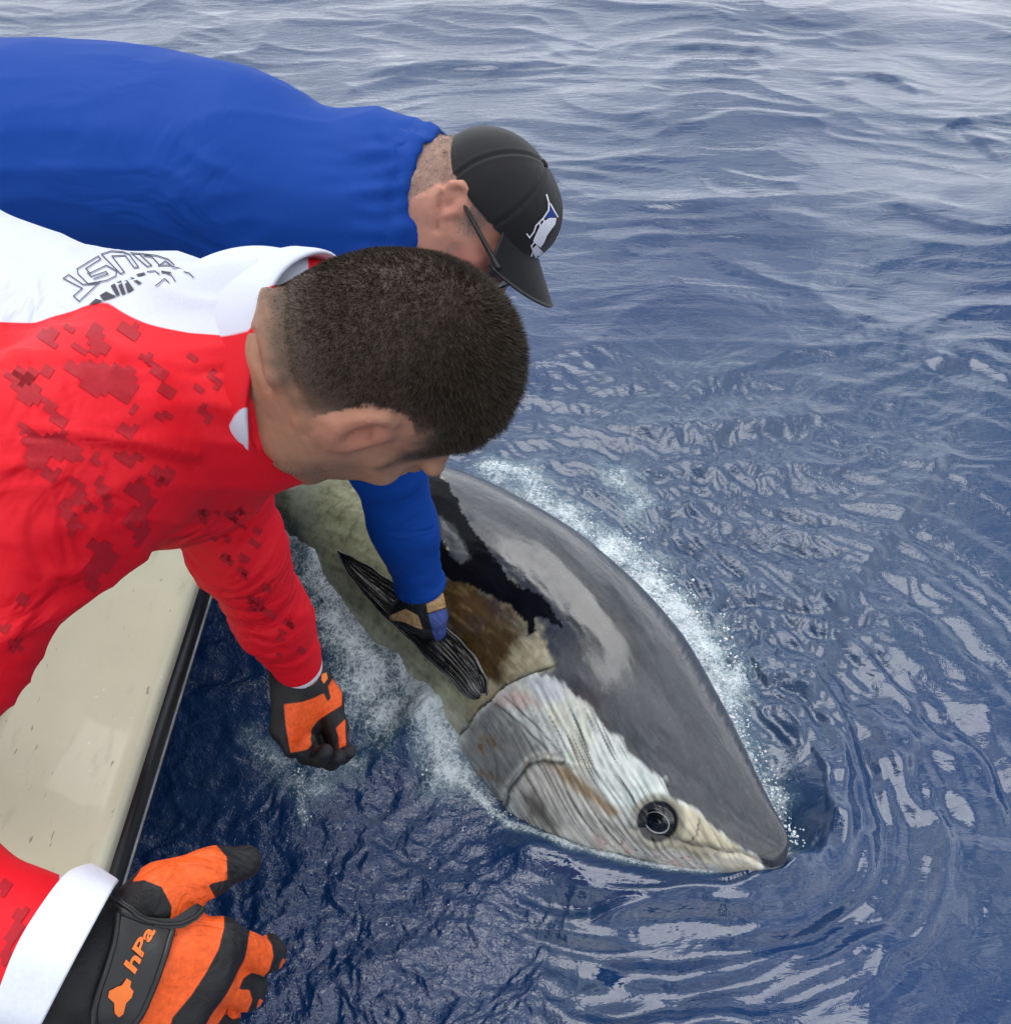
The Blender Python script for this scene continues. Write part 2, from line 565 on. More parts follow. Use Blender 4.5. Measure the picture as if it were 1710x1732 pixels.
t_ns, t_nt = 640, 460
t_s = np.concatenate([np.linspace(0, 1, 90, endpoint=False) ** 1.8 * 0.08, np.linspace(0.08, 0.62, 430, endpoint=False), np.linspace(0.62, 1, t_ns - 520)])
t_th = np.linspace(0, 2 * math.pi, t_nt, endpoint=False)
SS, TT = np.meshgrid(t_s, t_th, indexing='ij')
SS = SS.ravel(); TT = TT.ravel()
jw = np.exp(-((SS - .15) / .10) ** 2)
hd = pchip(SS, PS, PHD) * TL * 1.029; hv = pchip(SS, PS, PHV) * TL * (1 + 0.325 * jw); hw = pchip(SS, PS, PHW) * TL * (1 + 0.40 * jw)
ct, st_ = np.cos(TT), np.sin(TT)
ce = np.where(ct > 0, hd, hv) * np.sign(ct) * np.abs(ct) ** 1.04
cr = hw * np.sign(st_) * np.abs(st_) ** 0.96
tuna_v = T_O - (SS * TL)[:, None] * T_A + (ce + 0.028 * np.exp(-SS / 0.03))[:, None] * T_E + cr[:, None] * T_R
tuna_f = grid_faces(t_ns, t_nt, True)
tn = vnormals(tuna_v, tuna_f)
if (tn[t_nt * 300 + 20] @ T_E) < 0:
    tuna_f = tuna_f[:, ::-1]; tn = -tn
tpx = proj(tuna_v)
tvis = ((tn * (CAM - tuna_v)).sum(1) > 0) & (SS < 0.72)
gir = TT * np.maximum(hw, hd)                        # girth coordinate in metres
lng = SS * TL

OPERC = [(938, 1128), (915, 1136), (887, 1146), (850, 1167), (829, 1187), (804, 1212), (783, 1241), (767, 1275), (755, 1310), (748, 1345)]
PREOP = [(848, 1400), (850, 1362), (860, 1335), (876, 1309), (896, 1288), (922, 1277), (950, 1284)]
MOUTH = [(1300, 1466), (1255, 1446), (1200, 1437), (1150, 1424), (1100, 1408), (1065, 1398)]
wob = noise2(lng * 18, gir * 18, 3) * 4
pw = tpx + np.stack([wob, noise2(lng * 18 + 50, gir * 18, 4) * 4], 1)
disp = np.zeros(len(SS))
od, oside, opar = line_d(pw, OPERC)
head_side = oside < 0                                 # towards the snout
operc_near = tvis & (od < 200) & (opar > 1.0)
ofade = sstep(1, 45, opar)
disp += np.where(operc_near & head_side, 0.008 * np.exp(-od / 60), 0) * ofade
disp -= np.where(operc_near & ~head_side, 0.006 * np.exp(-od / 8), 0) * ofade
pd, pside, ppar = line_d(pw, PREOP)
disp += np.where(tvis & (pside > 0), 0.006 * np.exp(-pd / 40), 0)
disp -= np.where(tvis, 0.0035 * np.exp(-(pd / 4.0) ** 2), 0)
md, mside, mpar = line_d(pw, MOUTH)
disp -= np.where(tvis, 0.0045 * np.exp(-(md / 5.5) ** 2), 0)
ed0 = np.hypot(tpx[:, 0] - 1112, tpx[:, 1] - 1388)
disp += np.where(tvis, 0.006 * np.exp(-((ed0 - 44) / 14) ** 2) - 0.006 * np.exp(-(ed0 / 26) ** 2), 0)
disp += 0.0012 * fbm2(lng * 9, gir * 26, 3, 11) * (SS > 0.02)
cheek_w = np.where(tvis & head_side, np.clip(poly_sd(tpx, [(931, 1135), (1057, 1270), (1134, 1349), (1282, 1449), (1180, 1480), (950, 1430), (850, 1390), (755, 1310), (829, 1187)]) / 20, 0, 1), 0)
disp += cheek_w * 0.0022 * noise2(lng * 12, gir * 110, 15)
tuna_v = tuna_v + tn * disp[:, None]
tuna_bvh = bvh_of(tuna_v, tuna_f)


def hit(px, py, bv=None):
    dr = Vector(unit(P(px, py, 1.0) - CAM))
    loc, nor, _, _ = (bv or tuna_bvh).ray_cast(Vector(CAM), dr)
    if loc is None:
        return None, None
    n = np.array(nor)
    return np.array(loc), (n if n @ np.array(dr) < 0 else -n)


def ground(px, py, z=0.0):
    d = P(px, py, 1.0) - CAM
    return CAM + d * ((z - CAM[2]) / d[2])


def gl(pts):
    return np.array([ground(*p)[:2] for p in pts])


# ------------------------------------------------------------------ sea
th_d = np.radians(66)
ang = np.concatenate([np.linspace(-math.pi, -th_d, 60, endpoint=False), np.linspace(-th_d, th_d, 1000, endpoint=False), np.linspace(th_d, math.pi, 60, endpoint=False)])
rad_ = np.concatenate([np.linspace(0.02, 0.5, 30, endpoint=False), 0.5 * np.exp(np.arange(0, math.log(11 / 0.5), 0.0034)), 11 * np.exp(np.linspace(0.02, math.log(4500 / 11.), 130))])
RR, AA = np.meshgrid(rad_, ang, indexing='ij')
sx = (RR * np.sin(AA)).ravel(); sy = (-0.15 + RR * np.cos(AA)).ravel(); sr = RR.ravel()
s0 = np.stack([sx, sy, np.zeros_like(sx)], 1)
infront = sy > 0.05
spx = np.where(infront[:, None], proj(s0), np.array([[-900.0, 2600.0]]))
sxy = np.stack([sx, sy], 1)

near = np.exp(-np.maximum(sr - 2.2, 0) / 1.6)
farfade = np.clip(60 / sr, 0, 1)
res_ok = lambda lam: np.clip((lam / (sr * 0.006 + 1e-6) - 2) / 3, 0, 1)      # only waves the mesh can carry
h = np.zeros(len(sx))
# long swell and wind waves, crests roughly across the view
h += 0.050 * noise2(sx * 0.22 + 3, sy * 0.42, 21) * farfade
wx = sx + 0.25 * noise2(sx * 0.6, sy * 0.6, 31); wy = sy + 0.18 * noise2(sx * 0.7 + 9, sy * 0.7, 32)
h += 0.024 * noise2(wx * 0.55 - 0.15 * wy, wy * 1.25, 22) * farfade
wx = wx + 0.35 * fbm2(sx * 0.9 + 5, sy * 1.1, 2, 33); wy = wy + 0.30 * fbm2(sx * 1.0 - 7, sy * 0.9, 2, 34)
r1 = 1 - np.abs(noise2(wx * 0.95 + 0.45 * wy, wy * 1.9 - 0.4 * wx, 23))
h += 0.015 * (r1 ** 2 - 0.5) * res_ok(0.4) * farfade
r2 = 1 - np.abs(noise2(wx * 2.1 - 1.1 * wy, wy * 3.9 + 0.9 * wx, 24))
calm = sstep(1350, 1650, spx[:, 0]) * sstep(1350, 1600, spx[:, 1])
h += 0.0075 * (r2 ** 2 - 0.5) * res_ok(0.2) * (1 - 0.7 * calm) * farfade
h += 0.0044 * (0.35 + np.clip(0.9 + 1.2 * noise2(sx * 0.8, sy * 1.1, 35), 0, 2)) * noise2(wx * 4.5 + 1.8 * wy, wy * 8.0 - 1.5 * wx, 25) * res_ok(0.1) * (1 - 0.6 * calm)
h += 0.0022 * np.clip(0.5 + 1.5 * noise2(sx * 1.1 + 3, sy * 1.6, 36), 0, 1.5) * noise2(wx * 11 - 4 * wy, wy * 17, 26) * res_ok(0.05) * (1 - 0.5 * calm)
# broken water stirred up round the fish and the boat
turb = np.clip(poly_sd(spx, [(200, 880), (500, 800), (800, 780), (1000, 690), (1500, 660), (1640, 800), (1500, 1010), (1330, 1330), (1100, 1300), (800, 1400), (980, 1560), (900, 1800), (-200, 1900), (50, 1500)]) / 160 + 0.5, 0, 1)
left = np.clip(poly_sd(spx, [(150, 880), (560, 780), (780, 1300), (900, 1480), (960, 1800), (-200, 1900)]) / 90 + 0.5, 0, 1)
t1 = fbm2(wx * 7 + 3, wy * 8, 2, 41); t2 = 1 - np.abs(noise2(wx * 13 + 2 * t1, wy * 14 - 2 * t1, 42)); t3 = 1 - np.abs(noise2(sx * 30 + 3 * t1, sy * 30, 43))
h += turb * (0.011 * t1 + 0.0070 * (1 - 0.7 * left) * (t2 ** 2 - 0.4) * res_ok(0.06) + 0.0011 * (t3 - 0.5) * res_ok(0.03))
t4 = 1 - np.abs(noise2(sx * 52 + 4 * t1 + 2 * t2, sy * 52 - 3 * t1, 44))
n3_ = noise2(sx * 24 + 1.2 * t1, sy * 24 + 1.0 * t2, 45); n4_ = noise2(sx * 50 + 1.2 * n3_, sy * 46 - 1.2 * n3_, 46)
h += left * (0.0036 * n3_ * res_ok(0.04) + 0.0022 * n4_ * res_ok(0.022))
midr = np.clip(1 - np.hypot((spx[:, 0] - 1300) / 560, (spx[:, 1] - 900) / 420), 0, 1) ** 0.6
h += midr * (0.0065 * (t2 ** 2 - 0.4) + 0.0016 * (t3 ** 2 - 0.4) * res_ok(0.03) + 0.006 * t1)
chop = np.clip(left + 0.55 * midr + 0.25 * turb + 0.12, 0, 1)
# bow wave and the rings it sheds round the head
ARC = gl([(640, 1380), (760, 1440), (880, 1478), (1000, 1500), (1120, 1512), (1220, 1508), (1310, 1490), (1372, 1440), (1398, 1370), (1392, 1300), (1360, 1235), (1320, 1180)])
ad, aside, apar = line_d(sxy, ARC)
outside = aside > 0 if line_d(gl([(1500, 1600)]), ARC)[1][0] > 0 else aside < 0
ph = ad / 0.040 - 6 * (ad ** 1.5)
wob_a = noise2(apar * 5, ad * 9, 51)
env = np.where(outside, np.exp(-ad / 0.22) * (1 - np.exp(-ad / 0.02)), 0) * np.clip(1.2 * apar / 0.6, 0, 1)
h += env * 0.0052 * np.sin(2 * math.pi * (ph + 0.55 * wob_a))
sdw = np.where(outside, ad, -ad)
h += 0.022 * np.exp(-((sdw - 0.035) / 0.06) ** 2) * sstep(0.35, 0.75, apar) * (1 + 0.3 * wob_a)
h -= 0.055 * np.exp(-((sdw + 0.085) / 0.06) ** 2) * sstep(0.62, 0.80, apar) * sstep(1.30, 1.0, apar)
h += np.where(outside, 0.0125 * np.sin(2 * math.pi * (ad / 0.20 + 0.55 * wob_a)) * np.exp(-ad / 0.65), 0) * (1 - left)
for (qx, qy, am, la, ex) in ((1130, 1573, 0.0007, 0.022, 0.045), (660, 1715, 0.0016, 0.028, 0.06), (560, 1570, 0.0012, 0.024, 0.05), (1275, 985, 0.002, 0.03, 0.03), (1310, 1075, 0.0018, 0.03, 0.05)):
    g = ground(qx, qy)
    dd = np.hypot(sx - g[0], sy - g[1])
    h += am * np.cos(2 * math.pi * dd / la) * np.exp(-dd / ex)

wd_, _, _ = line_d(sxy, gl([(540, 930), (590, 1020), (640, 1095), (690, 1165), (735, 1225)]))
h += 0.078 * np.exp(-(wd_ / 0.10) ** 2) * (1 + 0.5 * t1)
jd_, _, _ = line_d(sxy, gl([(900, 1440), (1000, 1475), (1120, 1500), (1250, 1500), (1325, 1478)]))
h += 0.034 * np.exp(-(jd_ / 0.055) ** 2)
gq = ground(1358, 1398); h -= 0.065 * np.exp(-(np.hypot(sx - gq[0], sy - gq[1]) / 0.060) ** 2)
jd_, _, _ = line_d(sxy, gl([(1270, 1497), (1335, 1478), (1385, 1440), (1408, 1385)]))
h += 0.028 * np.exp(-(jd_ / 0.035) ** 2)
for ln_, am, wd in (([(1590, 715), (1570, 810), (1470, 940), (1400, 1030), (1380, 1100)], 0.020, 0.05), ([(1420, 1060), (1372, 1140), (1350, 1230), (1348, 1300)], 0.022, 0.035),
                    ([(1480, 1150), (1535, 1230), (1520, 1320)], 0.014, 0.035), ([(1000, 745), (1150, 735), (1300, 720), (1480, 690)], 0.016, 0.06), ([(960, 800), (1150, 790), (1400, 790), (1580, 820)], 0.012, 0.05),
                    ([(1390, 150), (1480, 128), (1580, 170)], 0.035, 0.10), ([(1560, 235), (1620, 215), (1720, 290)], 0.03, 0.10), ([(1480, 350), (1600, 380), (1720, 410)], 0.028, 0.09), ([(1560, 625), (1640, 615), (1730, 660)], 0.022, 0.06),
                    ([(880, 330), (1050, 360), (1240, 345)], 0.014, 0.09), ([(1050, 95), (1180, 75), (1350, 95)], 0.03, 0.12), ([(600, 120), (760, 105), (900, 120)], 0.03, 0.12), ([(1180, 1690), (1400, 1640), (1560, 1560), (1650, 1440)], 0.010, 0.05), ([(800, 1700), (1050, 1690), (1250, 1640), (1420, 1560)], 0.008, 0.03)):
    q0 = gl(smooth_curve(ln_, 9)); near_m = np.flatnonzero((sx > q0[:, 0].min() - 4 * wd) & (sx < q0[:, 0].max() + 4 * wd) & (sy > q0[:, 1].min() - 4 * wd) & (sy < q0[:, 1].max() + 4 * wd))
    d_, s_, p_ = line_d(sxy[near_m], q0)
    if wd >= 0.09:
        am = am * 0.5
    if line_d(np.array([[q0[4][0], q0[4][1] - 0.2]]), q0)[1][0] < 0:
        s_ = -s_
    d2 = d_ * s_                                      # positive on the side nearer the viewer, which is the steeper one
    ends = sstep(0, 0.25, p_ / (p_.max() + 1e-6)) * sstep(1.0, 0.75, p_ / (p_.max() + 1e-6))
    h[near_m] += am * ends * np.exp(-(d2 / np.where(d2 > 0, wd * 0.55, wd * 1.5)) ** 2) * (1 + 0.5 * wob_a[near_m])
# foam: how much froth lies where
foam = np.full(len(sx), -1.0)


def foam_line(pts, wd, amt, inner=None):
    global foam
    a_ = np.asarray(pts, float); lo_ = a_.min(0) - 2 * wd; hi_ = a_.max(0) + 2 * wd
    k_ = np.flatnonzero((spx[:, 0] > lo_[0]) & (spx[:, 0] < hi_[0]) & (spx[:, 1] > lo_[1]) & (spx[:, 1] < hi_[1]))
    d_, s_, p_ = line_d(spx[k_], pts)
    foam[k_] = np.maximum(foam[k_], amt - np.maximum(d_ - wd * 0.2, 0) / wd)


foam_line([(890, 838), (1000, 905), (1060, 965), (1120, 1030), (1180, 1110), (1225, 1200), (1268, 1290), (1300, 1345)], 62, 0.30)
foam_line([(1030, 930), (1100, 1005), (1170, 1080), (1220, 1160)], 62, 0.55)
foam_line([(1090, 985), (1150, 1040), (1190, 1100)], 48, 0.62)
foam_line([(1300, 1340), (1330, 1390), (1350, 1430)], 34, 0.22)
foam_line([(490, 830), (540, 930), (600, 1020), (660, 1110), (715, 1200), (765, 1295)], 62, 0.52)
foam_line([(560, 990), (600, 1100), (650, 1200)], 95, 0.42)
foam_line([(580, 960), (650, 1070), (720, 1170), (770, 1250)], 60, 0.52)
foam_line([(500, 900), (520, 1000), (570, 1080)], 60, 0.25)
foam_line([(430, 1260), (520, 1330), (600, 1290)], 60, -0.05)
foam_line([(765, 1300), (860, 1388), (960, 1432), (1060, 1462), (1180, 1486), (1280, 1478), (1330, 1455)], 13, 0.45)
foam_line([(505, 1310), (512, 1385)], 18, 0.10)
foam_line([(1040, 800), (1090, 835), (1075, 860)], 50, 0.06)
foam_line([(830, 790), (900, 800)], 40, 0.22)
fn_ = fbm2(sx * 14, sy * 16, 4, 61)
foam = foam + 0.55 * fn_
h += np.clip(foam, 0, 1) * 0.010 * (0.4 + np.abs(noise2(sx * 38, sy * 38, 62)))
sea_v = np.stack([sx, sy, h * np.clip(sr / 0.4, 0, 1)], 1)

m_sea, t, b = mat_new('sea_water')
tc = nd(t, 'ShaderNodeTexCoord').outputs['Object']
fa = attr(t, 'foam')
fn1 = noise_n(t, 42, 6, 0.7, tc, 0.8); fn2 = noise_n(t, 150, 4, 0.6, tc)
vor = t.nodes.new('ShaderNodeTexVoronoi'); vor.inputs['Scale'].default_value = 70; vor.feature = 'DISTANCE_TO_EDGE'; t.links.new(tc, vor.inputs['Vector'])
def mth(op, a, c):
    n = t.nodes.new('ShaderNodeMath'); n.operation = op
    for i, x in enumerate((a, c)):
        if isinstance(x, (int, float)):
            n.inputs[i].default_value = x
        else:
            t.links.new(x, n.inputs[i])
    return n.outputs[0]
vd = t.nodes.new('ShaderNodeVectorMath'); vd.operation = 'MULTIPLY_ADD'; t.links.new(noise_n(t, 60, 3, 0.6, tc, 0, 'Color'), vd.inputs[0]); vd.inputs[1].default_value = (0.03, 0.03, 0.03); t.links.new(tc, vd.inputs[2])
t.links.new(vd.outputs[0], vor.inputs['Vector'])
fsum = mth('ADD', fa, mth('ADD', mth('MULTIPLY', mth('SUBTRACT', fn1, 0.5), 1.5), mth('MULTIPLY', mth('SUBTRACT', fn2, 0.5), 0.8)))
lace = ramp(t, vor.outputs['Distance'], 0.0, 0.16, 0.22, -0.12)
fmask = ramp(t, mth('ADD', fsum, lace), -0.12, 0.85, 0.0, 0.95)
col = mixc(t, noise_n(t, 1.3, 3, 0.5, tc), (0.0010, 0.018, 0.092), (0.004, 0.038, 0.125))
col = mixc(t, attr(t, 'bubble_sky_tint'), col, (0.018, 0.048, 0.115))  # churned water is paler; sky brightness also painted in away from the hull
col = mixc(t, ramp(t, fa, -0.7, 0.5, 0, 0.8), col, (0.075, 0.15, 0.20))
col = mixc(t, fmask, col, (0.66, 0.73, 0.78))
t.links.new(col, b.inputs['Base Color'])
t.links.new(ramp(t, fmask, 0, 1, 0.04, 0.55), b.inputs['Roughness'])
b.inputs['IOR'].default_value = 1.68
def ridged(sc_, ds):
    return mth('SUBTRACT', 1.0, mth('ABSOLUTE', mth('MULTIPLY', mth('SUBTRACT', noise_n(t, sc_, 2, 0.5, tc, ds), 0.5), 3.0), 0))
mp_ = t.nodes.new('ShaderNodeMapping'); mp_.inputs['Scale'].default_value = (0.55, 1.3, 1); t.links.new(tc, mp_.inputs['Vector'])
pv = bump(t, b, noise_n(t, 13, 4, 0.6, mp_.outputs[0], 0.6), 0.42, 0.010)
hb_ = mth('MULTIPLY', mth('ADD', noise_n(t, 55, 3, 0.55, tc, 1.0), mth('MULTIPLY', ridged(80, 0.9), 0.25)), attr(t, 'chop'))
pv = bump(t, b, hb_, 0.50, 0.0055, pv)
bump(t, b, fmask, 0.35, 0.006, pv)
sea = make_mesh('sea', sea_v, grid_faces(len(rad_), len(ang), True)[:, ::-1], m_sea, None, {'foam': foam, 'chop': chop, 'bubble_sky_tint': np.clip(0.75 * turb * (1 - left) + 0.6 * midr + 0.45 * (1 - left) + 0.35 * noise2(sx * 1.7, sy * 2.1, 57), 0, 1)})
sea['kind'] = 'structure'

# ------------------------------------------------------------------ boat
boat = empty('fishing_boat', (-1.6, 1.2, 0.0), 'cream fishing boat side with black rub rail at lower left beside the water', 'boat')
GZ = 0.65
m_gel = layered('cream_gelcoat', srgb(216, 212, 184), [], rough=0.32, spec=0.5, grain=3.0, grain_amt=0.10, bump_s=[(4, 0.05, 0.02), (300, 0.05, 0.0005)], coat=0.3)
t = m_gel.node_tree; b = t.nodes['Principled BSDF']
c0 = b.inputs['Base Color'].links[0].from_socket
mpg = t.nodes.new('ShaderNodeMapping'); mpg.inputs['Scale'].default_value = (1, 0.25, 1); t.links.new(nd(t, 'ShaderNodeTexCoord').outputs['Object'], mpg.inputs['Vector'])
c1 = mixc(t, ramp(t, noise_n(t, 24, 5, 0.7, mpg.outputs[0]), 0.55, 0.75, 0, 0.30), c0, (0.30, 0.28, 0.22))
c1 = mixc(t, ramp(t, noise_n(t, 90, 3, 0.6), 0.68, 0.74, 0, 0.85), c1, (0.82, 0.83, 0.78))
c1 = mixc(t, ramp(t, noise_n(t, 140, 2, 0.5, mpg.outputs[0]), 0.70, 0.76, 0, 0.6), c1, (0.12, 0.11, 0.09))
t.links.new(c1, b.inputs['Base Color'])
m_white = layered('white_gelcoat', srgb(228, 232, 236), [], rough=0.3, grain=6, grain_amt=0.04)
m_rub = layered('black_rubber', (0.006, 0.006, 0.008), [], rough=0.28, grain=40, grain_amt=0.3, bump_s=[(30, 0.2, 0.004)])
m_hull = layered('dark_hull', (0.006, 0.008, 0.02), [], rough=0.25, grain=8, grain_amt=0.2)
m_pad = layered('dark_grey_vinyl', (0.05, 0.055, 0.06), [], rough=0.5, grain=60, grain_amt=0.15, bump_s=[(200, 0.2, 0.001)])
ys = np.linspace(-2.2, 1.95, 120)


def extrude(name, prof, mat, parent, sm=True):
    """Profile (x, z) swept along the side of the boat, which rounds in towards the far end."""
    prof = np.asarray(prof, float)
    V = np.zeros((len(ys), len(prof), 3))
    ins = 0.10 * np.clip((ys - 1.6) / 4.0, 0, 1) ** 2
    V[:, :, 0] = prof[:, 0][None, :] - ins[:, None]; V[:, :, 1] = ys[:, None]; V[:, :, 2] = prof[:, 1][None, :]
    n_ = len(prof); F = grid_faces(len(ys), n_, True).tolist() + [list(range(n_)), list(range(len(ys) * n_ - 1, (len(ys) - 1) * n_ - 1, -1))]
    return make_mesh(name, V.reshape(-1, 3), F, mat, parent, smooth=sm)


gx = np.linspace(-0.715, -0.512, 12)
top = [(x, GZ + 0.010 * math.cos((x + 0.61) / 0.105 * 1.2)) for x in gx]
extrude('gunwale', top + [(-0.505, GZ - 0.006), (-0.503, GZ - 0.03), (-0.715, GZ - 0.03)], m_gel, boat)
extrude('white_trim', [(-0.7165, GZ - 0.02), (-0.7165, GZ + 0.014), (-0.724, GZ + 0.018), (-0.736, GZ + 0.016), (-0.740, GZ - 0.02)], m_white, boat)
rp = [(-0.505 + 0.013 * math.sin(a) , GZ - 0.052 + 0.026 * math.cos(a)) for a in np.linspace(0, math.pi, 9)]
extrude('rub_rail', rp + [(-0.515, GZ - 0.08), (-0.515, GZ - 0.024)], m_rub, boat)
m_rail_hl = layered('grey_rail_highlight', (0.25, 0.26, 0.27), [], rough=0.35, grain=30, grain_amt=0.5)
extrude('rail_highlight', [(-0.4935, GZ - 0.060), (-0.4905, GZ - 0.058), (-0.4905, GZ - 0.054), (-0.4935, GZ - 0.052)], m_rail_hl, boat)  # pale strip added to stand for the wet highlight along the rail
extrude('hull', [(-0.517, GZ - 0.032), (-0.520, GZ - 0.10), (-0.60, 0.32), (-0.72, 0.02), (-0.84, -0.3), (-0.88, -0.3), (-0.75, 0.05), (-0.56, GZ - 0.032)], m_hull, boat)
extrude('coaming_pad', [(-0.742, GZ - 0.03), (-0.742, GZ + 0.004), (-0.752, GZ + 0.012), (-0.775, GZ + 0.010), (-0.785, GZ - 0.01), (-0.785, GZ - 0.12), (-0.745, GZ - 0.12)], m_pad, boat)
extrude('cockpit_liner', [(-0.747, GZ - 0.035), (-0.752, GZ - 0.13), (-0.80, 0.12), (-0.95, 0.09), (-2.9, 0.09), (-2.9, 0.05), (-0.80, 0.05), (-0.72, 0.3), (-0.73, GZ - 0.035)], m_gel, boat)

tv_ = [(-0.503, GZ + 0.004), (-0.715, GZ + 0.008), (-3.0, GZ + 0.008), (-3.0, -0.3), (-0.84, -0.3), (-0.72, 0.02), (-0.60, 0.32), (-0.520, GZ - 0.10)]
ins = 0.10 * ((1.95 - 1.6) / 4.0) ** 2
V = [(x - ins, 1.952, z) for x, z in tv_] + [(x - ins, 2.05, z) for x, z in tv_]
make_mesh('transom', np.array(V), [list(range(8))[::-1], list(range(8, 16))] + [[i, (i + 1) % 8, 8 + (i + 1) % 8, 8 + i] for i in range(8)], m_gel, boat, smooth=False)

# ------------------------------------------------------------------ tuna: skin colours of the fish, with one dark reflection painted in
tuna = empty('tuna', tuple(T_O - 0.35 * TL * T_A), 'huge wet bluefin tuna with grey back and silver cheek held in the water', 'fish')
tc_ = np.zeros((len(SS), 3))
n_f = fbm2(lng * 30, gir * 30, 4, 71); n_st = noise2(lng * 7, gir * 120, 72); n_st2 = noise2(lng * 14, gir * 230, 73); n_c = fbm2(lng * 6, gir * 10, 3, 74)
n_fine = fbm2(lng * 120, gir * 120, 2, 75)


def blend(mask, colr):
    global tc_
    mask = np.clip(mask, 0, 1)[:, None]
    tc_ = tc_ * (1 - mask) + np.asarray(colr) * mask


def zone(poly, soft, wobble=0.0, amp=1.0):
    d_ = poly_sd(tpx, poly) + wobble
    return sstep(-soft, soft, d_) * tvis * amp


back_c = np.array([0.036, 0.040, 0.050])
tc_[:] = back_c
lowmask = sstep(-0.35, -0.75, np.cos(TT) + 0.12 * n_c)
blend(lowmask, (0.34, 0.36, 0.36))
blend(sstep(0.25, -0.15, np.cos(TT) + 0.15 * n_c) * (SS > 0.27) * 0.8, (0.15, 0.16, 0.11))
blend(0.35 * sstep(0.2, 0.6, n_c) , (0.055, 0.060, 0.075))
blend(0.5 * sstep(0.35, 0.8, noise2(lng * 4, gir * 26, 76)), (0.014, 0.015, 0.020))
blend(0.35 * sstep(0.1, 0.7, n_fine), (0.095, 0.10, 0.11))
blend(0.45 * sstep(0.1, 0.75, fbm2(lng * 5, gir * 60, 3, 77)), (0.030, 0.032, 0.040))
blend(0.5 * sstep(0.45, 0.75, noise2(lng * 60 + 2 * n_c, gir * 160 + lng * 90, 78)) * sstep(0.0, 0.4, n_c), (0.12, 0.125, 0.13))
blend(0.6 * zone([(920, 960), (1000, 1000), (1080, 1080), (1120, 1160), (1060, 1130), (960, 1040)], 30, 40 * fbm2(lng * 8, gir * 30, 3, 79)), (0.018, 0.019, 0.024))
# flank behind the gills: olive to straw, going brown by the fin
flank = [(480, 800), (640, 770), (735, 790), (790, 930), (900, 1020), (905, 1080), (935, 1130), (850, 1168), (800, 1215), (760, 1300), (600, 1130), (520, 950)]
fz = zone(flank, 14, 12 * n_f)
blend(fz, (0.36, 0.37, 0.24))
blend(fz * 0.7 * sstep(-0.3, 0.5, fbm2(lng * 10, gir * 30, 4, 105)), (0.52, 0.53, 0.36))
blend(fz * 0.5 * sstep(0.1, 0.6, fbm2(lng * 45, gir * 45, 3, 106)), (0.10, 0.10, 0.05))
blend(fz * 0.8 * sstep(0.0, 0.7, n_f), (0.15, 0.16, 0.08))
blend(fz * sstep(560, 480, tpx[:, 0] + 40 * n_c), (0.42, 0.45, 0.40))
brown = zone([(700, 985), (790, 960), (880, 1020), (905, 1075), (890, 1130), (830, 1180), (770, 1130)], 26, 22 * n_f)
blend(brown, (0.060, 0.036, 0.014))
blend(brown * 0.8 * sstep(0.0, 0.7, fbm2(lng * 22, gir * 70, 3, 95)), (0.20, 0.14, 0.06))
blend(brown * 0.7 * sstep(0.2, 0.6, fbm2(lng * 40, gir * 40, 3, 96)), (0.02, 0.014, 0.008))
pale = zone([(880, 1080), (915, 1060), (935, 1130), (860, 1160), (850, 1130)], 10, 14 * n_f)
blend(pale * (0.5 + 0.5 * sstep(-0.3, 0.5, n_st2)), (0.42, 0.38, 0.26))
shoulder = zone([(818, 1145), (850, 1165), (805, 1212), (785, 1215), (800, 1170)], 8, 8 * n_f)
blend(shoulder, (0.44, 0.38, 0.26))
belly = zone([(690, 1190), (740, 1180), (790, 1225), (762, 1290), (720, 1260)], 16, 14 * n_f)
blend(belly, (0.46, 0.44, 0.34)); blend(belly * sstep(0.1, 0.5, n_f), (0.36, 0.24, 0.08))
# the man's dark reflection along the shoulder, painted black into the skin
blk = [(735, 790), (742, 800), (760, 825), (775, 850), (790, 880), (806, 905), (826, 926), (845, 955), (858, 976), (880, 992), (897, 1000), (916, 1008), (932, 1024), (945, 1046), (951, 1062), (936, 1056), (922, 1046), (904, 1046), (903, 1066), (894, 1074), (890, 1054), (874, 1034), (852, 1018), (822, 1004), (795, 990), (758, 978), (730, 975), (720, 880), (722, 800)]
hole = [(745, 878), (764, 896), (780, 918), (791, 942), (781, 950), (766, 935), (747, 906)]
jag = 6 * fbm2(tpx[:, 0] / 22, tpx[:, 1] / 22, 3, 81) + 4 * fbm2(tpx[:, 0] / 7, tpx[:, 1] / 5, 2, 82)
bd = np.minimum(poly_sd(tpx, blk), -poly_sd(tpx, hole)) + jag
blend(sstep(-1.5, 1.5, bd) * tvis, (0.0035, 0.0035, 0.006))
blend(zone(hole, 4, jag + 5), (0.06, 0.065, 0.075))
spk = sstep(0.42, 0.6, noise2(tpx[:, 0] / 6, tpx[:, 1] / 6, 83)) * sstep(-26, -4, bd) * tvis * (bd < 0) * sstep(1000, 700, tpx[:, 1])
blend(0.8 * spk, (0.006, 0.006, 0.008))
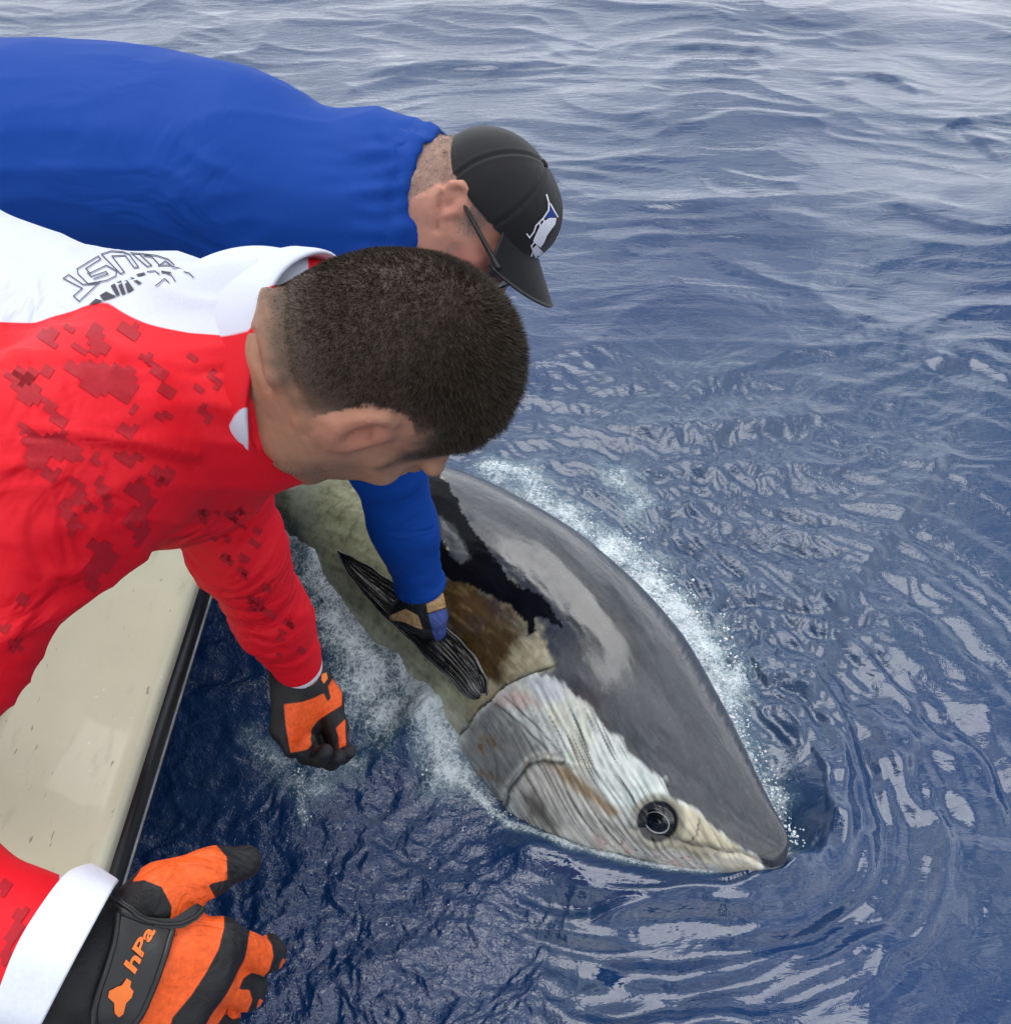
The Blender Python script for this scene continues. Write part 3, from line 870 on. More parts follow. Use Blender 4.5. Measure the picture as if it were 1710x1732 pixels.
# silver cheek and gill cover
cheek = [(925, 1140), (966, 1171), (999, 1200), (1020, 1229), (1053, 1250), (1060, 1272), (1087, 1295), (1124, 1316), (1134, 1349), (1170, 1366), (1207, 1399), (1240, 1428), (1285, 1452), (1300, 1520), (700, 1520), (740, 1320), (767, 1275), (783, 1241), (804, 1212), (829, 1187), (850, 1167), (887, 1146)]
cz = zone(cheek, 4, 5 * n_st + 6 * n_f)
blend(cz, (0.68, 0.73, 0.70))
blend(cz * 0.7 * sstep(0.0, 0.5, n_c), (0.64, 0.62, 0.46))
blend(cz * 0.55 * sstep(0.05, 0.6, fbm2(lng * 30, gir * 90, 3, 97)), (0.30, 0.31, 0.30))
blend(cz * 0.5 * sstep(0.2, 0.7, fbm2(lng * 60, gir * 60, 2, 98)), (0.74, 0.76, 0.72))
blend(cz * 0.6 * sstep(0.1, 0.5, fbm2(lng * 14, gir * 20, 3, 90)), (0.50, 0.60, 0.58))
dk = zone([(900, 1200), (990, 1190), (1060, 1260), (1135, 1350), (1060, 1380), (960, 1300)], 25)
blend(dk * 0.85 * sstep(0.30, 0.62, n_st + 0.5 * n_st2), (0.035, 0.04, 0.05))
blend(zone([(1040, 1230), (1062, 1272), (1124, 1316), (1128, 1350), (1090, 1345), (1060, 1310)], 12) * 0.85 * sstep(0.10, 0.55, n_st), (0.03, 0.035, 0.045))
plate = zone([(838, 1185), (925, 1272), (870, 1310), (850, 1360), (820, 1355), (775, 1290), (795, 1230)], 8, 9 * n_f)
blend(plate * 0.85, (0.20, 0.20, 0.20))
blend(plate * sstep(0.15, 0.5, n_f + 0.3 * n_c), (0.44, 0.42, 0.39))
blend(zone([(800, 1250), (840, 1240), (850, 1320), (815, 1320)], 14, 12 * n_f) * sstep(0.0, 0.4, n_f), (0.20, 0.13, 0.06))
blend(zone([(846, 1180), (880, 1160), (910, 1190), (860, 1200)], 16, 16 * n_f) * 0.55, (0.55, 0.24, 0.22))
blend(zone([(885, 1150), (930, 1140), (960, 1180), (920, 1190)], 14, 10 * n_f) * 0.6, (0.40, 0.43, 0.52))
for ln_, wd_, am_ in (([(842, 1190), (880, 1222), (925, 1268)], 2.2, 0.9), ([(858, 1178), (920, 1240), (970, 1300)], 1.4, 0.6), ([(875, 1195), (930, 1250), (945, 1275)], 1.2, 0.6), ([(826, 1250), (842, 1290), (842, 1330)], 1.6, 0.5)):
    d_, _, _ = line_d(tpx, ln_); blend(tvis * am_ * np.exp(-(d_ / wd_) ** 2), (0.05, 0.05, 0.045))
jaw = zone([(925, 1282), (980, 1310), (1040, 1365), (1075, 1400), (1120, 1430), (1200, 1460), (1180, 1500), (1000, 1470), (880, 1400), (868, 1330)], 8, 8 * n_f)
blend(jaw, (0.66, 0.64, 0.58))
blend(jaw * 0.8 * sstep(0.18, 0.6, n_st + 0.3 * n_f), (0.10, 0.09, 0.07))
blend(zone([(925, 1280), (965, 1300), (1010, 1340), (1050, 1375), (1030, 1378), (985, 1345), (940, 1308)], 8, 9 * n_f) * 0.85, (0.30, 0.20, 0.09))
blend(zone([(888, 1345), (905, 1335), (925, 1360), (950, 1400), (920, 1405), (895, 1380)], 12, 10 * n_f) * 0.8, (0.085, 0.075, 0.055))
blend(zone([(990, 1370), (1060, 1400), (1085, 1440), (1040, 1425), (1000, 1400)], 10, 8 * n_f) * 0.75 * sstep(-0.1, 0.4, n_st2 + n_st), (0.07, 0.065, 0.055))
blend(tvis * 0.95 * np.exp(-((pd - 6) / 4.5) ** 2) * (pside > 0), (0.05, 0.045, 0.035))
blend(tvis * 0.9 * np.exp(-((pd - 5) / 4.5) ** 2) * (pside < 0), (0.58, 0.57, 0.52))
pink = zone([(1000, 1415), (1080, 1415), (1160, 1440), (1230, 1470), (1150, 1500), (1040, 1460)], 12, 14 * n_f)
blend(pink * sstep(-0.1, 0.4, n_f), (0.60, 0.46, 0.42)); blend(pink * sstep(0.25, 0.5, n_fine), (0.28, 0.10, 0.09))
snout = zone([(1070, 1365), (1095, 1352), (1134, 1352), (1170, 1370), (1207, 1400), (1240, 1428), (1282, 1452), (1280, 1475), (1220, 1470), (1160, 1440), (1100, 1420)], 6, 6 * n_f)
blend(snout, (0.60, 0.54, 0.38)); blend(snout * sstep(0.1, 0.6, n_c), (0.36, 0.32, 0.22))
blend(zone([(1190, 1440), (1260, 1445), (1285, 1465), (1220, 1475)], 10, 8 * n_f), (0.62, 0.58, 0.48))
blend(zone([(1120, 1410), (1165, 1420), (1220, 1445), (1180, 1455)], 10, 6 * n_f) * 0.6, (0.10, 0.085, 0.06))
blend(tvis * sstep(-0.5, 0.2, noise2(mpar / 30, mpar * 0, 99)) * 0.75 * np.exp(-((md + 1.5 * n_f) / (1.6 + 1.2 * n_c)) ** 2), (0.05, 0.04, 0.03))
for ln_, wd_ in (([(1183, 1386), (1178, 1412), (1166, 1424)], 1.6), ([(1286, 1448), (1308, 1440)], 2.2)):
    d_, _, _ = line_d(tpx, ln_); blend(tvis * 0.9 * np.exp(-(d_ / wd_) ** 2), (0.02, 0.018, 0.015))
blend(tvis * sstep(52, 44, ed0) * 0.8, (0.30, 0.28, 0.22)); blend(tvis * sstep(37, 33, ed0), (0.01, 0.01, 0.01))
blend(tvis * 0.95 * np.exp(-((od - 2) / 3.2) ** 2) * ~head_side, (0.02, 0.016, 0.014))
tuna_rough = np.clip(0.22 + 0.20 * n_c + 0.12 * n_f + 0.3 * np.clip(poly_sd(tpx, cheek) / 30, 0, 1) * tvis * 0.3, 0.12, 0.5)
m_tuna, t, b = mat_new('tuna_skin')
t.links.new(attr(t, 'skin', True), b.inputs['Base Color'])
t.links.new(attr(t, 'rough'), b.inputs['Roughness'])
t.links.new(ramp(t, attr(t, 'gloss_keep'), 0, 1, 0.08, 0.75), b.inputs['Specular IOR Level'])
t.links.new(ramp(t, attr(t, 'gloss_keep'), 0, 1, 0.0, 0.35), b.inputs['Coat Weight'])
b.inputs['Coat Roughness'].default_value = 0.12
pv = bump(t, b, noise_n(t, 240, 3, 0.5), 0.12, 0.001)
bump(t, b, noise_n(t, 28, 4, 0.6), 0.12, 0.006, pv)
# overall wet grime: fine mottling over every zone
mm = np.clip(1 + 0.30 * fbm2(lng * 26, gir * 40, 4, 101) + 0.22 * fbm2(lng * 90, gir * 90, 2, 102) + 0.16 * noise2(lng * 9, gir * 150, 103), 0.35, 1.7)
tc_ = tc_ * mm[:, None]
make_mesh('body', tuna_v, tuna_f, m_tuna, tuna, {'rough': tuna_rough, 'gloss_keep': 1 - sstep(-1.5, 1.5, bd) * tvis}, {'skin': tc_})  # gloss cut inside the painted reflection so it stays dark

# eye
el, en = hit(1112, 1388)
ex_ = unit(np.cross(en, T_E)); ey_ = np.cross(en, ex_)
m_eyeb = layered('eye_black', (0.004, 0.004, 0.005), [], rough=0.08, spec=0.6, coat=0.8)
m_iris = layered('eye_silver', (0.45, 0.46, 0.46), [], rough=0.2, spec=0.6, grain=300, grain_amt=0.4)


def dome(c, R, ht, inset=0.0, n=40, m=12):
    V = []
    for i in range(m):
        a = i / (m - 1) * math.pi / 2
        r_ = R * math.sin(a); z_ = ht * math.cos(a) - inset
        for j in range(n):
            q = 2 * math.pi * j / n
            V.append(c + ex_ * r_ * math.cos(q) + ey_ * r_ * math.sin(q) + en * z_)
    return np.array(V), grid_faces(m, n, True)


eye = make_mesh('eye', *dome(el - en * 0.004, 0.036, 0.013), m_eyeb, tuna)
ra = np.linspace(0, 2 * math.pi, 60, endpoint=False)
rc = el - en * 0.004
def dome_z(r_): return 0.013 * math.sqrt(max(0, 1 - (r_ / 0.036) ** 2))
ring_pts = np.array([rc + ex_ * 0.0232 * math.cos(a) + ey_ * 0.0232 * math.sin(a) + en * (dome_z(0.0232) + 0.0002) for a in ra])
make_mesh('iris_ring', *tube(ring_pts, 0.0010 + 0.0006 * np.cos(ra - 2.4), 8, True), m_iris, eye)
make_mesh('pupil', *dome(rc + en * 0.0005, 0.0215, 0.0135), m_eyeb, eye)

# pectoral fin
fc = smooth_curve([(818, 1182), (790, 1140), (752, 1098), (705, 1053), (650, 1005), (605, 965), (572, 932)], 60)
fw_ = np.interp(np.linspace(0, 1, 60), [0, 0.08, 0.3, 0.55, 0.8, 0.93, 1], [10, 25, 31, 30, 19, 9, 1.5])
lift = np.interp(np.linspace(0, 1, 60), [0, 0.1, 0.4, 0.7, 1], [-0.012, 0.014, 0.055, 0.06, 0.03])
nwf = 31
fv = np.zeros((60, nwf, 3)); fn_off = np.zeros((60, nwf))
tgx = np.gradient(fc, axis=0); tgx /= np.linalg.norm(tgx, axis=1)[:, None]
for i in range(60):
    nn = np.array([tgx[i][1], -tgx[i][0]])
    hp, _ = hit(*fc[i])
    dcen = ((hp if hp is not None else ground(*fc[i])) - CAM) @ FWD - lift[i]
    for j in range(nwf):
        u = j / (nwf - 1) * 2 - 1
        q = fc[i] + nn * (u * fw_[i] + (0.9 * math.sin(i * 0.9) + 1.3 * math.sin(i * 0.37)) * abs(u) ** 4)
        ridge = (0.0012 + 0.0016 * abs(math.sin(7 * u + 0.05 * i))) * math.sin(u * 30 + 3 * math.sin(i * 0.08) + 2.5 * math.sin(3.1 * u + 0.11 * i)) * min(1, fw_[i] / 20)
        fv[i, j] = P(q[0], q[1], dcen + 0.02 * u * abs(u) + ridge)
        fn_off[i, j] = 0.0045 * math.sqrt(max(0, 1 - u * u)) * (0.35 + 0.65 * (1 - i / 60)) + 0.0006
fvf = fv.reshape(-1, 3); ff = grid_faces(60, nwf)
fno = vnormals(fvf, ff)
o_ = fn_off.reshape(-1, 1)
FV = np.concatenate([fvf + fno * o_, fvf - fno * o_])
edge = np.concatenate([np.arange(nwf), (np.arange(1, 60) * nwf + nwf - 1), 59 * nwf + np.arange(nwf - 2, -1, -1), np.arange(58, 0, -1) * nwf])
nb = 60 * nwf
rimf = np.array([[edge[k], edge[(k + 1) % len(edge)], edge[(k + 1) % len(edge)] + nb, edge[k] + nb] for k in range(len(edge))])
m_fin, t, b = mat_new('fin_skin')
fcol = mixc(t, ramp(t, attr(t, 'ray'), 0.1, 0.9), (0.010, 0.010, 0.011), (0.26, 0.26, 0.25))
fcol = mixc(t, ramp(t, noise_n(t, 60, 4, 0.6), 0.45, 0.7), fcol, (0.035, 0.032, 0.022))
t.links.new(fcol, b.inputs['Base Color']); b.inputs['Roughness'].default_value = 0.22; b.inputs['Coat Weight'].default_value = 0.5
uu = np.tile(np.linspace(-1, 1, nwf), 60); ii = np.repeat(np.arange(60), nwf)
rayv = 0.15 + 0.3 * np.sin(uu * 30 + 3 * np.sin(ii * 0.08) + 2.5 * np.sin(3.1 * uu + 0.11 * ii)) + 0.8 * noise2(ii / 9.0, uu * 7, 91)
make_mesh('pectoral_fin', FV, np.concatenate([ff, ff[:, ::-1] + nb, rimf[:, ::-1]]), m_fin, tuna, {'ray': np.concatenate([rayv, rayv])})

# tail fin, below the surface behind the boat side
V = []
for k, (a_, c_) in enumerate([(-0.30, 0.12), (-0.2, 0.03), (-0.1, -0.03), (0, -0.06), (0.1, -0.03), (0.2, 0.03), (0.3, 0.12)]):
    for w_ in (0, 1):
        for z_ in (-1, 1):
            V.append(T_O - (1.0 * TL + c_ + w_ * (0.10 - 0.28 * abs(a_))) * T_A + a_ * T_E + z_ * 0.006 * T_R)
F_ = []
for k in range(6):
    a = k * 4; c = a + 4
    F_ += [[a, a + 2, c + 2, c], [a + 1, c + 1, c + 3, a + 3], [a, c, c + 1, a + 1], [a + 2, a + 3, c + 3, c + 2]]
make_mesh('tail_fin', np.array(V), F_, m_fin, tuna)

# ------------------------------------------------------------------ people: shared builders
def head_shape(vol, C, u, f, r, s=1.0, k=0.014, ear=0.6, esz=1.0):
    q = lambda a, b_, c: C + s * (r * a + f * b_ + u * c)
    ax = (r, f, u)
    vol.ell(q(0, -0.010, 0.022), ax, np.array([.077, .099, .098]) * s, k)
    vol.ell(q(0, -0.035, 0.0), ax, np.array([.071, .072, .080]) * s, k)
    vol.ell(q(0, 0.032, -0.035), ax, np.array([.063, .066, .085]) * s, k)
    vol.ell(q(0, 0.058, -0.095), ax, np.array([.034, .032, .026]) * s, k)
    for e in (-1, 1):
        vol.cap(q(e * .054, -.002, -.050), q(e * .050, .006, -.084), .025 * s, .024 * s, k)
        vol.cap(q(e * .050, .004, -.080), q(e * .016, .072, -.110), .025 * s, .020 * s, k)
        vol.cap(q(e * .052, .060, -.028), q(e * .060, .030, -.020), .016 * s, .014 * s, k)
        vol.cap(q(e * .012, .092, .016), q(e * .048, .078, .014), .011 * s, .010 * s, 0.010 * s)
        vol.ell(q(e * .033, .092, -.006), ax, np.array([.015, .010, .011]) * s, 0.008, 'sub')
        vol.ell(q(e * .033, .079, -.006), ax, np.array([.013, .013, .012]) * s, 0.003)
    vol.cap(q(0, .090, .006), q(0, .117, -.036), .009 * s, .013 * s, 0.012 * s)
    for e in (-1, 1):
        vol.ell(q(e * .012, .104, -.040), ax, np.array([.009, .010, .008]) * s, 0.006)
    vol.cap(q(-.020, .090, -.072), q(.020, .090, -.072), .0085 * s, .0085 * s, 0.006 * s)
    vol.cap(q(-.024, .098, -.068), q(.024, .098, -.068), .0022 * s, .0022 * s, 0.003 * s, op='sub')
    for e in (-1, 1):                                # ears
        E_ = q(e * (.078 - 0.010 * ear), -.010, -.012)
        wv = unit(-f * math.cos(ear) + r * e * math.sin(ear)); nv = unit(np.cross(wv, u))
        p2 = lambda a, c, d=0.0: E_ + s * esz * (wv * a + u * c + nv * d)
        pts_ = [p2(-.002, .006), p2(.004, .024), p2(.014, .034), p2(.026, .032), p2(.034, .020), p2(.035, .003), p2(.029, -.014), p2(.019, -.026), p2(.008, -.032)]
        vol.chain(pts_, np.array([.0045, .0052, .0056, .0056, .0054, .0050, .0050, .0068, .0078]) * s, 0.004 * s)
        vol.ell(p2(.015, .000, e * .0045), (wv, u, nv), np.array([.020, .031, .0040]) * s, 0.005 * s)
        vol.cap(E_ - u * 0.018 * s, E_ + u * 0.014 * s, .010 * s, .010 * s, 0.008 * s)
        vol.chain([p2(.012, .020, e * .002), p2(.022, .012, e * .001), p2(.0235, -.006, e * .001), p2(.016, -.018, e * .002)], np.array([.0035, .0042, .0042, .0038]) * s, 0.003 * s)
        vol.ell(p2(.0105, -.004, -e * .003), (wv, u, nv), np.array([.0095, .013, .0075]) * s, 0.003 * s, 'sub')
        vol.ell(p2(.000, -.004), (wv, u, nv), np.array([.006, .008, .006]) * s, 0.004 * s)


def hand_points(o, x, y, z, fingers, thumb):
    g = lambda p: o + x * p[0] + y * p[1] + z * p[2]
    return [[g(p) for p in fi] for fi in fingers], [g(p) for p in thumb]


def curl(base, ln, bends, side=0.0):
    """Finger joints in hand axes: starts at base, bends towards the palm (-z)."""
    p = [np.array(base, float)]; a = 0.0
    for l_, b_ in zip(ln, bends):
        a += math.radians(b_)
        p.append(p[-1] + l_ * np.array([math.cos(a) * math.cos(side), math.sin(side) * math.cos(a), -math.sin(a)]))
    return p


def hand_volume(vol, o, x, y, z, fingers, thumb, wrist_dir, rf=0.0105, rw=0.029, palm_t=0.6, k=0.008):
    fs, tb = hand_points(o, x, y, z, fingers, thumb)
    vol.cap(o + wrist_dir * 0.07, o, rw, rw, 0.01, (z, 0.8))
    for fi in fs:                                    # palm as four metacarpals, then each finger
        vol.cap(o + (fi[0] - o) * 0.05 + z * 0.0, fi[0] - z * 0.002, rf * 1.75, rf * 1.35, 0.018)
    for fi in fs:
        rr = [rf * 1.12, rf * 1.02, rf * 0.96, rf * 0.86]
        vol.chain(fi, rr[:len(fi)], 0.004)
    vol.chain(tb, [rf * 1.9, rf * 1.55, rf * 1.22, rf * 1.0][:len(tb)], 0.010)
    vol.cap(o, fs[0][0] * 0.5 + o * 0.5, rf * 1.6, rf * 1.7, 0.015)


def frame(x, y):
    x = unit(x); y = unit(y - x * (y @ x)); return x, y, np.cross(x, y)


# ------------------------------------------------------------------ man in red and white
red = empty('person', (-1.02, 0.82, 0.09), 'bareheaded person in red and white shirt and orange gloves leaning over the rail', 'person')
RC = P(655, 632, 0.83)
Ru = camdir(0.955, 0.20, 0.22)
Rf = camdir(0.20, -0.57, -0.79); Rf = unit(Rf - Ru * (Rf @ Ru)); Rr = np.cross(Rf, Ru)
RS_ = 0.97
R_NB = np.array([-0.245, 0.765, 1.285])
R_RS = P(125, 770, 0.79); R_LS = P(285, 580, 1.04)
R_LE = P(402, 925, 1.20); R_LW = P(505, 1128, 1.40)
R_RE = P(-370, 1440, 0.72); R_RW = P(100, 1622, 0.625)
spine_r = [np.array([-0.33, 0.785, 1.225]), np.array([-0.47, 0.80, 1.230]), np.array([-0.66, 0.83, 1.285]), np.array([-0.86, 0.83, 1.17]), np.array([-1.02, 0.82, 0.99])]

# skin: head, neck and arms in one surface
vb = Vol((-0.50, 0.24, 0.62), (0.06, 1.06, 1.50), 0.0031)
head_shape(vb, RC, Ru, Rf, Rr, RS_, ear=0.30, esz=0.80)
nk = unit(R_NB - RC)
vb.cap(RC - Ru * 0.045 - Rf * 0.028, R_NB + nk * 0.03, 0.066, 0.070, 0.03)
vb.cap(RC - Ru * 0.055 + Rf * 0.010, R_NB + nk * 0.01 + Rf * 0.02, 0.058, 0.060, 0.03)
vb.cap(RC - Ru * 0.050 - Rf * 0.054, R_NB - Rf * 0.026, 0.036, 0.042, 0.02)
vb.cap(R_NB + nk * 0.04, spine_r[1], 0.075, 0.09, 0.03)
vb.cap(R_NB + nk * 0.05, R_RS, 0.05, 0.045, 0.03); vb.cap(R_NB + nk * 0.05, R_LS, 0.05, 0.045, 0.03)
vb.chain([R_RS, R_RE, R_RW], [0.045, 0.034, 0.026], 0.03)
vb.chain([R_LS, R_LE, R_LW, R_LW + (R_LW - R_LE) * 0.35], [0.042, 0.034, 0.024, 0.02], 0.03)
bv_, bf_ = vb.mesh(2)
bn_ = vnormals(bv_, bf_); bpx = proj(bv_)
bvis = (bn_ * (CAM - bv_)).sum(1) > 0
for ln_, wd_, am_ in (([(482, 480), (478, 540), (486, 610), (500, 660)], 8, 0.0025), ([(428, 560), (436, 610), (456, 655)], 6, 0.004), ([(545, 800), (480, 790), (420, 770)], 10, 0.002)):
    d_, _, _ = line_d(bpx, ln_)
    bv_ = bv_ - bn_ * (am_ * np.exp(-(d_ / wd_) ** 2) * bvis)[:, None]
d_, _, _ = line_d(bpx, [(455, 500), (452, 560), (466, 640)])
bv_ = bv_ + bn_ * (0.008 * np.exp(-(d_ / 15) ** 2) * bvis)[:, None]


def head_co(v, C, u, f, r, s):
    q = (v - C) / s
    return q @ r, q @ f, q @ u


ha, hb, hc = head_co(bv_, RC, Ru, Rf, Rr, RS_)


def hairline(a, b_):
    """Lowest height at which hair grows, by front-back position."""
    return np.interp(b_, [-.12, -.075, -.045, -.02, .005, .022, .036, .046, .058, .075, .090, .12], [-.060, -.058, -.040, .010, .030, .018, -.012, .004, .030, .044, .056, .060])


hl = hairline(ha, hb)
scalp = sstep(-0.022, 0.016, hc - hl + 0.010 * noise3(bv_ * 70, 3) + 0.006 * noise3(bv_ * 180, 4)) * (np.abs(hb) < .2) * (hc > -.075)
scalp *= sstep(0.105, 0.085, np.abs(ha))
ear_m = (np.abs(ha) > 0.0765) & (hb < 0.010) & (hb > -0.055) & (hc < 0.030) & (hc > -0.06)
scalp = np.where(ear_m, 0, scalp)
stub = np.exp(-((hc + .085) / .035) ** 2) * sstep(-.02, .03, hb) + 0.5 * np.exp(-((hc + .05) / .03) ** 2) * np.exp(-((hb - .04) / .03) ** 2)
stub = np.clip(stub, 0, 1) * (np.linalg.norm(bv_ - RC, axis=1) < 0.19)
skc = np.zeros((len(bv_), 3)); skc[:] = (0.345, 0.185, 0.118)
mot = noise3(bv_ * 40, 6); mot2 = noise3(bv_ * 140, 7)
skc *= (1 + 0.16 * mot + 0.14 * mot2)[:, None]
earred = np.exp(-(np.linalg.norm(bv_ - (RC + RS_ * (Rr * .088 - Rf * .02 - Ru * .01)), axis=1) / 0.030) ** 2)[:, None]
skc = skc * (1 - 0.55 * earred) + 0.55 * earred * np.array([0.55, 0.20, 0.14])
skc = skc * (1 - 0.45 * stub[:, None]) + 0.45 * stub[:, None] * np.array([0.15, 0.105, 0.08])
sc8 = np.clip(scalp * (0.80 + 0.2 * np.clip((hc - hl) / 0.04, 0, 1)), 0, 0.93)[:, None]
skc = skc * (1 - sc8) + sc8 * np.array([0.045, 0.034, 0.027])
m_skin, t, b = mat_new('skin')
t.links.new(attr(t, 'skin', True), b.inputs['Base Color'])
b.inputs['Roughness'].default_value = 0.55; b.inputs['Specular IOR Level'].default_value = 0.3
b.inputs['Subsurface Weight'].default_value = 0.12; b.inputs['Subsurface Radius'].default_value = (0.012, 0.004, 0.002); b.inputs['Subsurface Scale'].default_value = 0.4
pv = bump(t, b, noise_n(t, 420, 3, 0.6), 0.45, 0.0007)
bump(t, b, noise_n(t, 90, 4, 0.65), 0.35, 0.0022, pv)
red_body = make_mesh('body', bv_, bf_, m_skin, red, None, {'skin': skc})


def hair_mesh(name, parent, mat, v, n, mask, count, length_fn, dir_fn, width, seed, nseg=3):
    g = np.random.default_rng(seed)
    pr = mask / mask.sum()
    i = g.choice(len(v), count, p=pr)
    if callable(width):
        width = width(i)[:, None]
    ln = length_fn(i) * g.uniform(0.75, 1.2, count)
    root = v[i] + g.normal(0, 0.0018, (count, 3)); root -= n[i] * ((root - v[i]) * n[i]).sum(1)[:, None]
    d0 = n[i] * 0.75 + dir_fn(i) + g.normal(0, 0.22, (count, 3)); d0 /= np.linalg.norm(d0, axis=1)[:, None]
    bend = dir_fn(i) * 1.0 + g.normal(0, 0.15, (count, 3))
    side = np.cross(d0, g.normal(size=(count, 3))); side /= np.linalg.norm(side, axis=1)[:, None]
    V = np.zeros((count, nseg + 1, 2, 3))
    p = root - n[i] * 0.001; dcur = d0
    for k in range(nseg + 1):
        w_ = width * (1 - 0.75 * k / nseg)
        V[:, k, 0] = p - side * w_ / 2; V[:, k, 1] = p + side * w_ / 2
        dcur = dcur + bend * 0.28; dcur /= np.linalg.norm(dcur, axis=1)[:, None]
        dcur = dcur - n[i] * np.minimum((dcur * n[i]).sum(1), 0)[:, None]
        p = p + dcur * (ln / nseg)[:, None]
    base = (np.arange(count) * (nseg + 1) * 2)[:, None]
    F = np.concatenate([base + np.array([[2 * k, 2 * k + 1, 2 * k + 3, 2 * k + 2]]) for k in range(nseg)])
    tone = np.repeat(g.uniform(0, 1, count), (nseg + 1) * 2)
    return make_mesh(name, V.reshape(-1, 3), F, mat, parent, {'tone': tone})


def hair_mat(name, a, c):
    m, t, b = mat_new(name)
    t.links.new(mixc(t, attr(t, 'tone'), a, c), b.inputs['Base Color'])
    b.inputs['Roughness'].default_value = 0.55; b.inputs['Specular IOR Level'].default_value = 0.22
    return m


m_hair = hair_mat('dark_brown_hair', (0.012, 0.009, 0.007), (0.062, 0.043, 0.028))
topness = sstep(0.02, 0.075, hc) * sstep(-0.09, -0.02, hb)
fade = np.clip((hc - hl) / 0.05, 0, 1)
front = sstep(0.0, 0.08, hb) * sstep(0.03, 0.06, hc)
hlen = 0.0012 + 0.0038 * fade + 0.0045 * topness + 0.006 * front
whorl = RC + RS_ * (Ru * 0.09 - Rf * 0.055)
hmask = np.where(scalp > 0.15, (0.55 + 0.6 * fade) * scalp, 0) * (np.abs(ha) < 0.1)


def red_dir(i):
    d = bv_[i] - whorl
    d = d - bn_[i] * (d * bn_[i]).sum(1)[:, None]
    d /= np.linalg.norm(d, axis=1)[:, None] + 1e-6
    sw = np.cross(bn_[i], d)
    return (0.42 + 0.25 * front[i])[:, None] * d + 0.22 * sw + 0.25 * np.stack([noise3(bv_[i] * 55, 20 + c) for c in range(3)], 1)


hair_mesh('hair', red, m_hair, bv_, bn_, hmask, 62000, lambda i: hlen[i], red_dir, lambda i: 0.00030 + 0.00034 * fade[i], 5)

smask = np.where(stub > 0.25, stub, 0) * (scalp < 0.2)
hair_mesh('stubble', red, m_hair, bv_, bn_, smask, 9000, lambda i: np.full(len(i), 0.0016), lambda i: np.tile(-0.4 * Ru, (len(i), 1)), 0.00030, 6, 1)

# shirt
vs = Vol((-1.16, 0.12, 0.62), (-0.10, 1.20, 1.52), 0.0048)
tor_ax = (unit([0, 1, -0.05]), 1.22)
vs.chain(spine_r, [0.125, 0.140, 0.150, 0.142, 0.135], 0.05, tor_ax)
vs.cap(spine_r[1] + [-0.03, 0.06, 0.02], spine_r[2] + [0, 0.09, 0.03], 0.080, 0.10, 0.06)
vs.cap(spine_r[1] + [0.02, -0.06, 0.02], spine_r[2] + [0, -0.08, 0.0], 0.09, 0.10, 0.06)
vs.cap(R_RS, R_LS, 0.082, 0.075, 0.05)
vs.cap(R_NB - nk * 0.02 - Rf * 0.015, R_NB - nk * 0.060 - Rf * 0.008, 0.084, 0.084, 0.03)
vs.cap(R_NB - nk * 0.034, R_RS * 0.75 + R_NB * 0.25, 0.093, 0.070, 0.04); vs.cap(R_NB - nk * 0.034, R_LS, 0.093, 0.068, 0.04)
vs.chain([R_RS, R_RS * 0.5 + R_RE * 0.5, R_RE], [0.078, 0.062, 0.054], 0.045)
fdir = unit(R_RW - R_RE)
vs.chain([R_RE, R_RE * 0.45 + R_RW * 0.55, R_RW + fdir * 0.05], [0.052, 0.049, 0.047], 0.03)
cutn = camdir(0.88, -0.45, -0.15); cutc = P(88, 1600, 0.622)
vs.apply(R_RW - 0.10, R_RW + 0.12, lambda p: -((p - cutc) @ cutn), 0.004, 'sub')
vs.chain([R_LS, R_LS * 0.42 + R_LE * 0.58, R_LE], [0.070, 0.059, 0.052], 0.045)
ldir = unit(R_LW - R_LE)
vs.chain([R_LE, R_LE * 0.45 + R_LW * 0.55, R_LW + ldir * 0.04], [0.052, 0.045, 0.031], 0.03)
vs.apply(R_LW - 0.07, R_LW + 0.08, lambda p: -((p - (R_LW + ldir * 0.012)) @ ldir), 0.003, 'sub')
sv_, sf_ = vs.mesh(3)
sn_ = vnormals(sv_, sf_); sp_ = proj(sv_)
svis = (sn_ * (CAM - sv_)).sum(1) > 0


def along(v, a, b_):
    e = b_ - a
    return ((v - a) @ e) / (e @ e)


# creases: rings down the sleeves, drag lines across the shoulder, a lifted edge of the white yoke
la = along(sv_, R_LE, R_LW); near_l = np.exp(-(np.linalg.norm(np.cross(sv_ - R_LE, ldir), axis=1) / 0.075) ** 4) * sstep(-1.1, -0.7, la)
fold = 0.0042 * (1 - np.abs(noise2(la * 8 + 2.2 * noise3(sv_ * 9, 31), noise3(sv_ * 6, 32) * 1.5, 33))) ** 2 + 0.0025 * noise2(la * 15 + 1.5 * noise3(sv_ * 12, 34), la * 0, 35)
dsp = near_l * fold * np.clip((1.02 - la) * 6, 0, 1)
fa_ = along(sv_, R_RE, R_RW); cuffz = sstep(0.45, 0.75, fa_) * (np.linalg.norm(np.cross(sv_ - R_RE, fdir), axis=1) < 0.09)
ra_ = along(sv_, R_RS, R_RE)
near_r = np.exp(-(np.linalg.norm(np.cross(sv_ - R_RS, unit(R_RE - R_RS)), axis=1) / 0.10) ** 4) * sstep(-0.6, 0.0, ra_)
dsp = dsp + (1 - near_l) * (0.0050 * noise3(sv_ * 7, 36) + 0.0028 * (1 - np.abs(noise2(sp_[:, 0] / 210 + 1.2 * noise3(sv_ * 6, 63), sp_[:, 1] / 75 + 0.4 * noise3(sv_ * 8, 64), 65))) ** 4) + near_r * 0.004 * noise2(ra_ * 4 + 1.4 * noise3(sv_ * 5, 37), noise3(sv_ * 4, 38), 39)
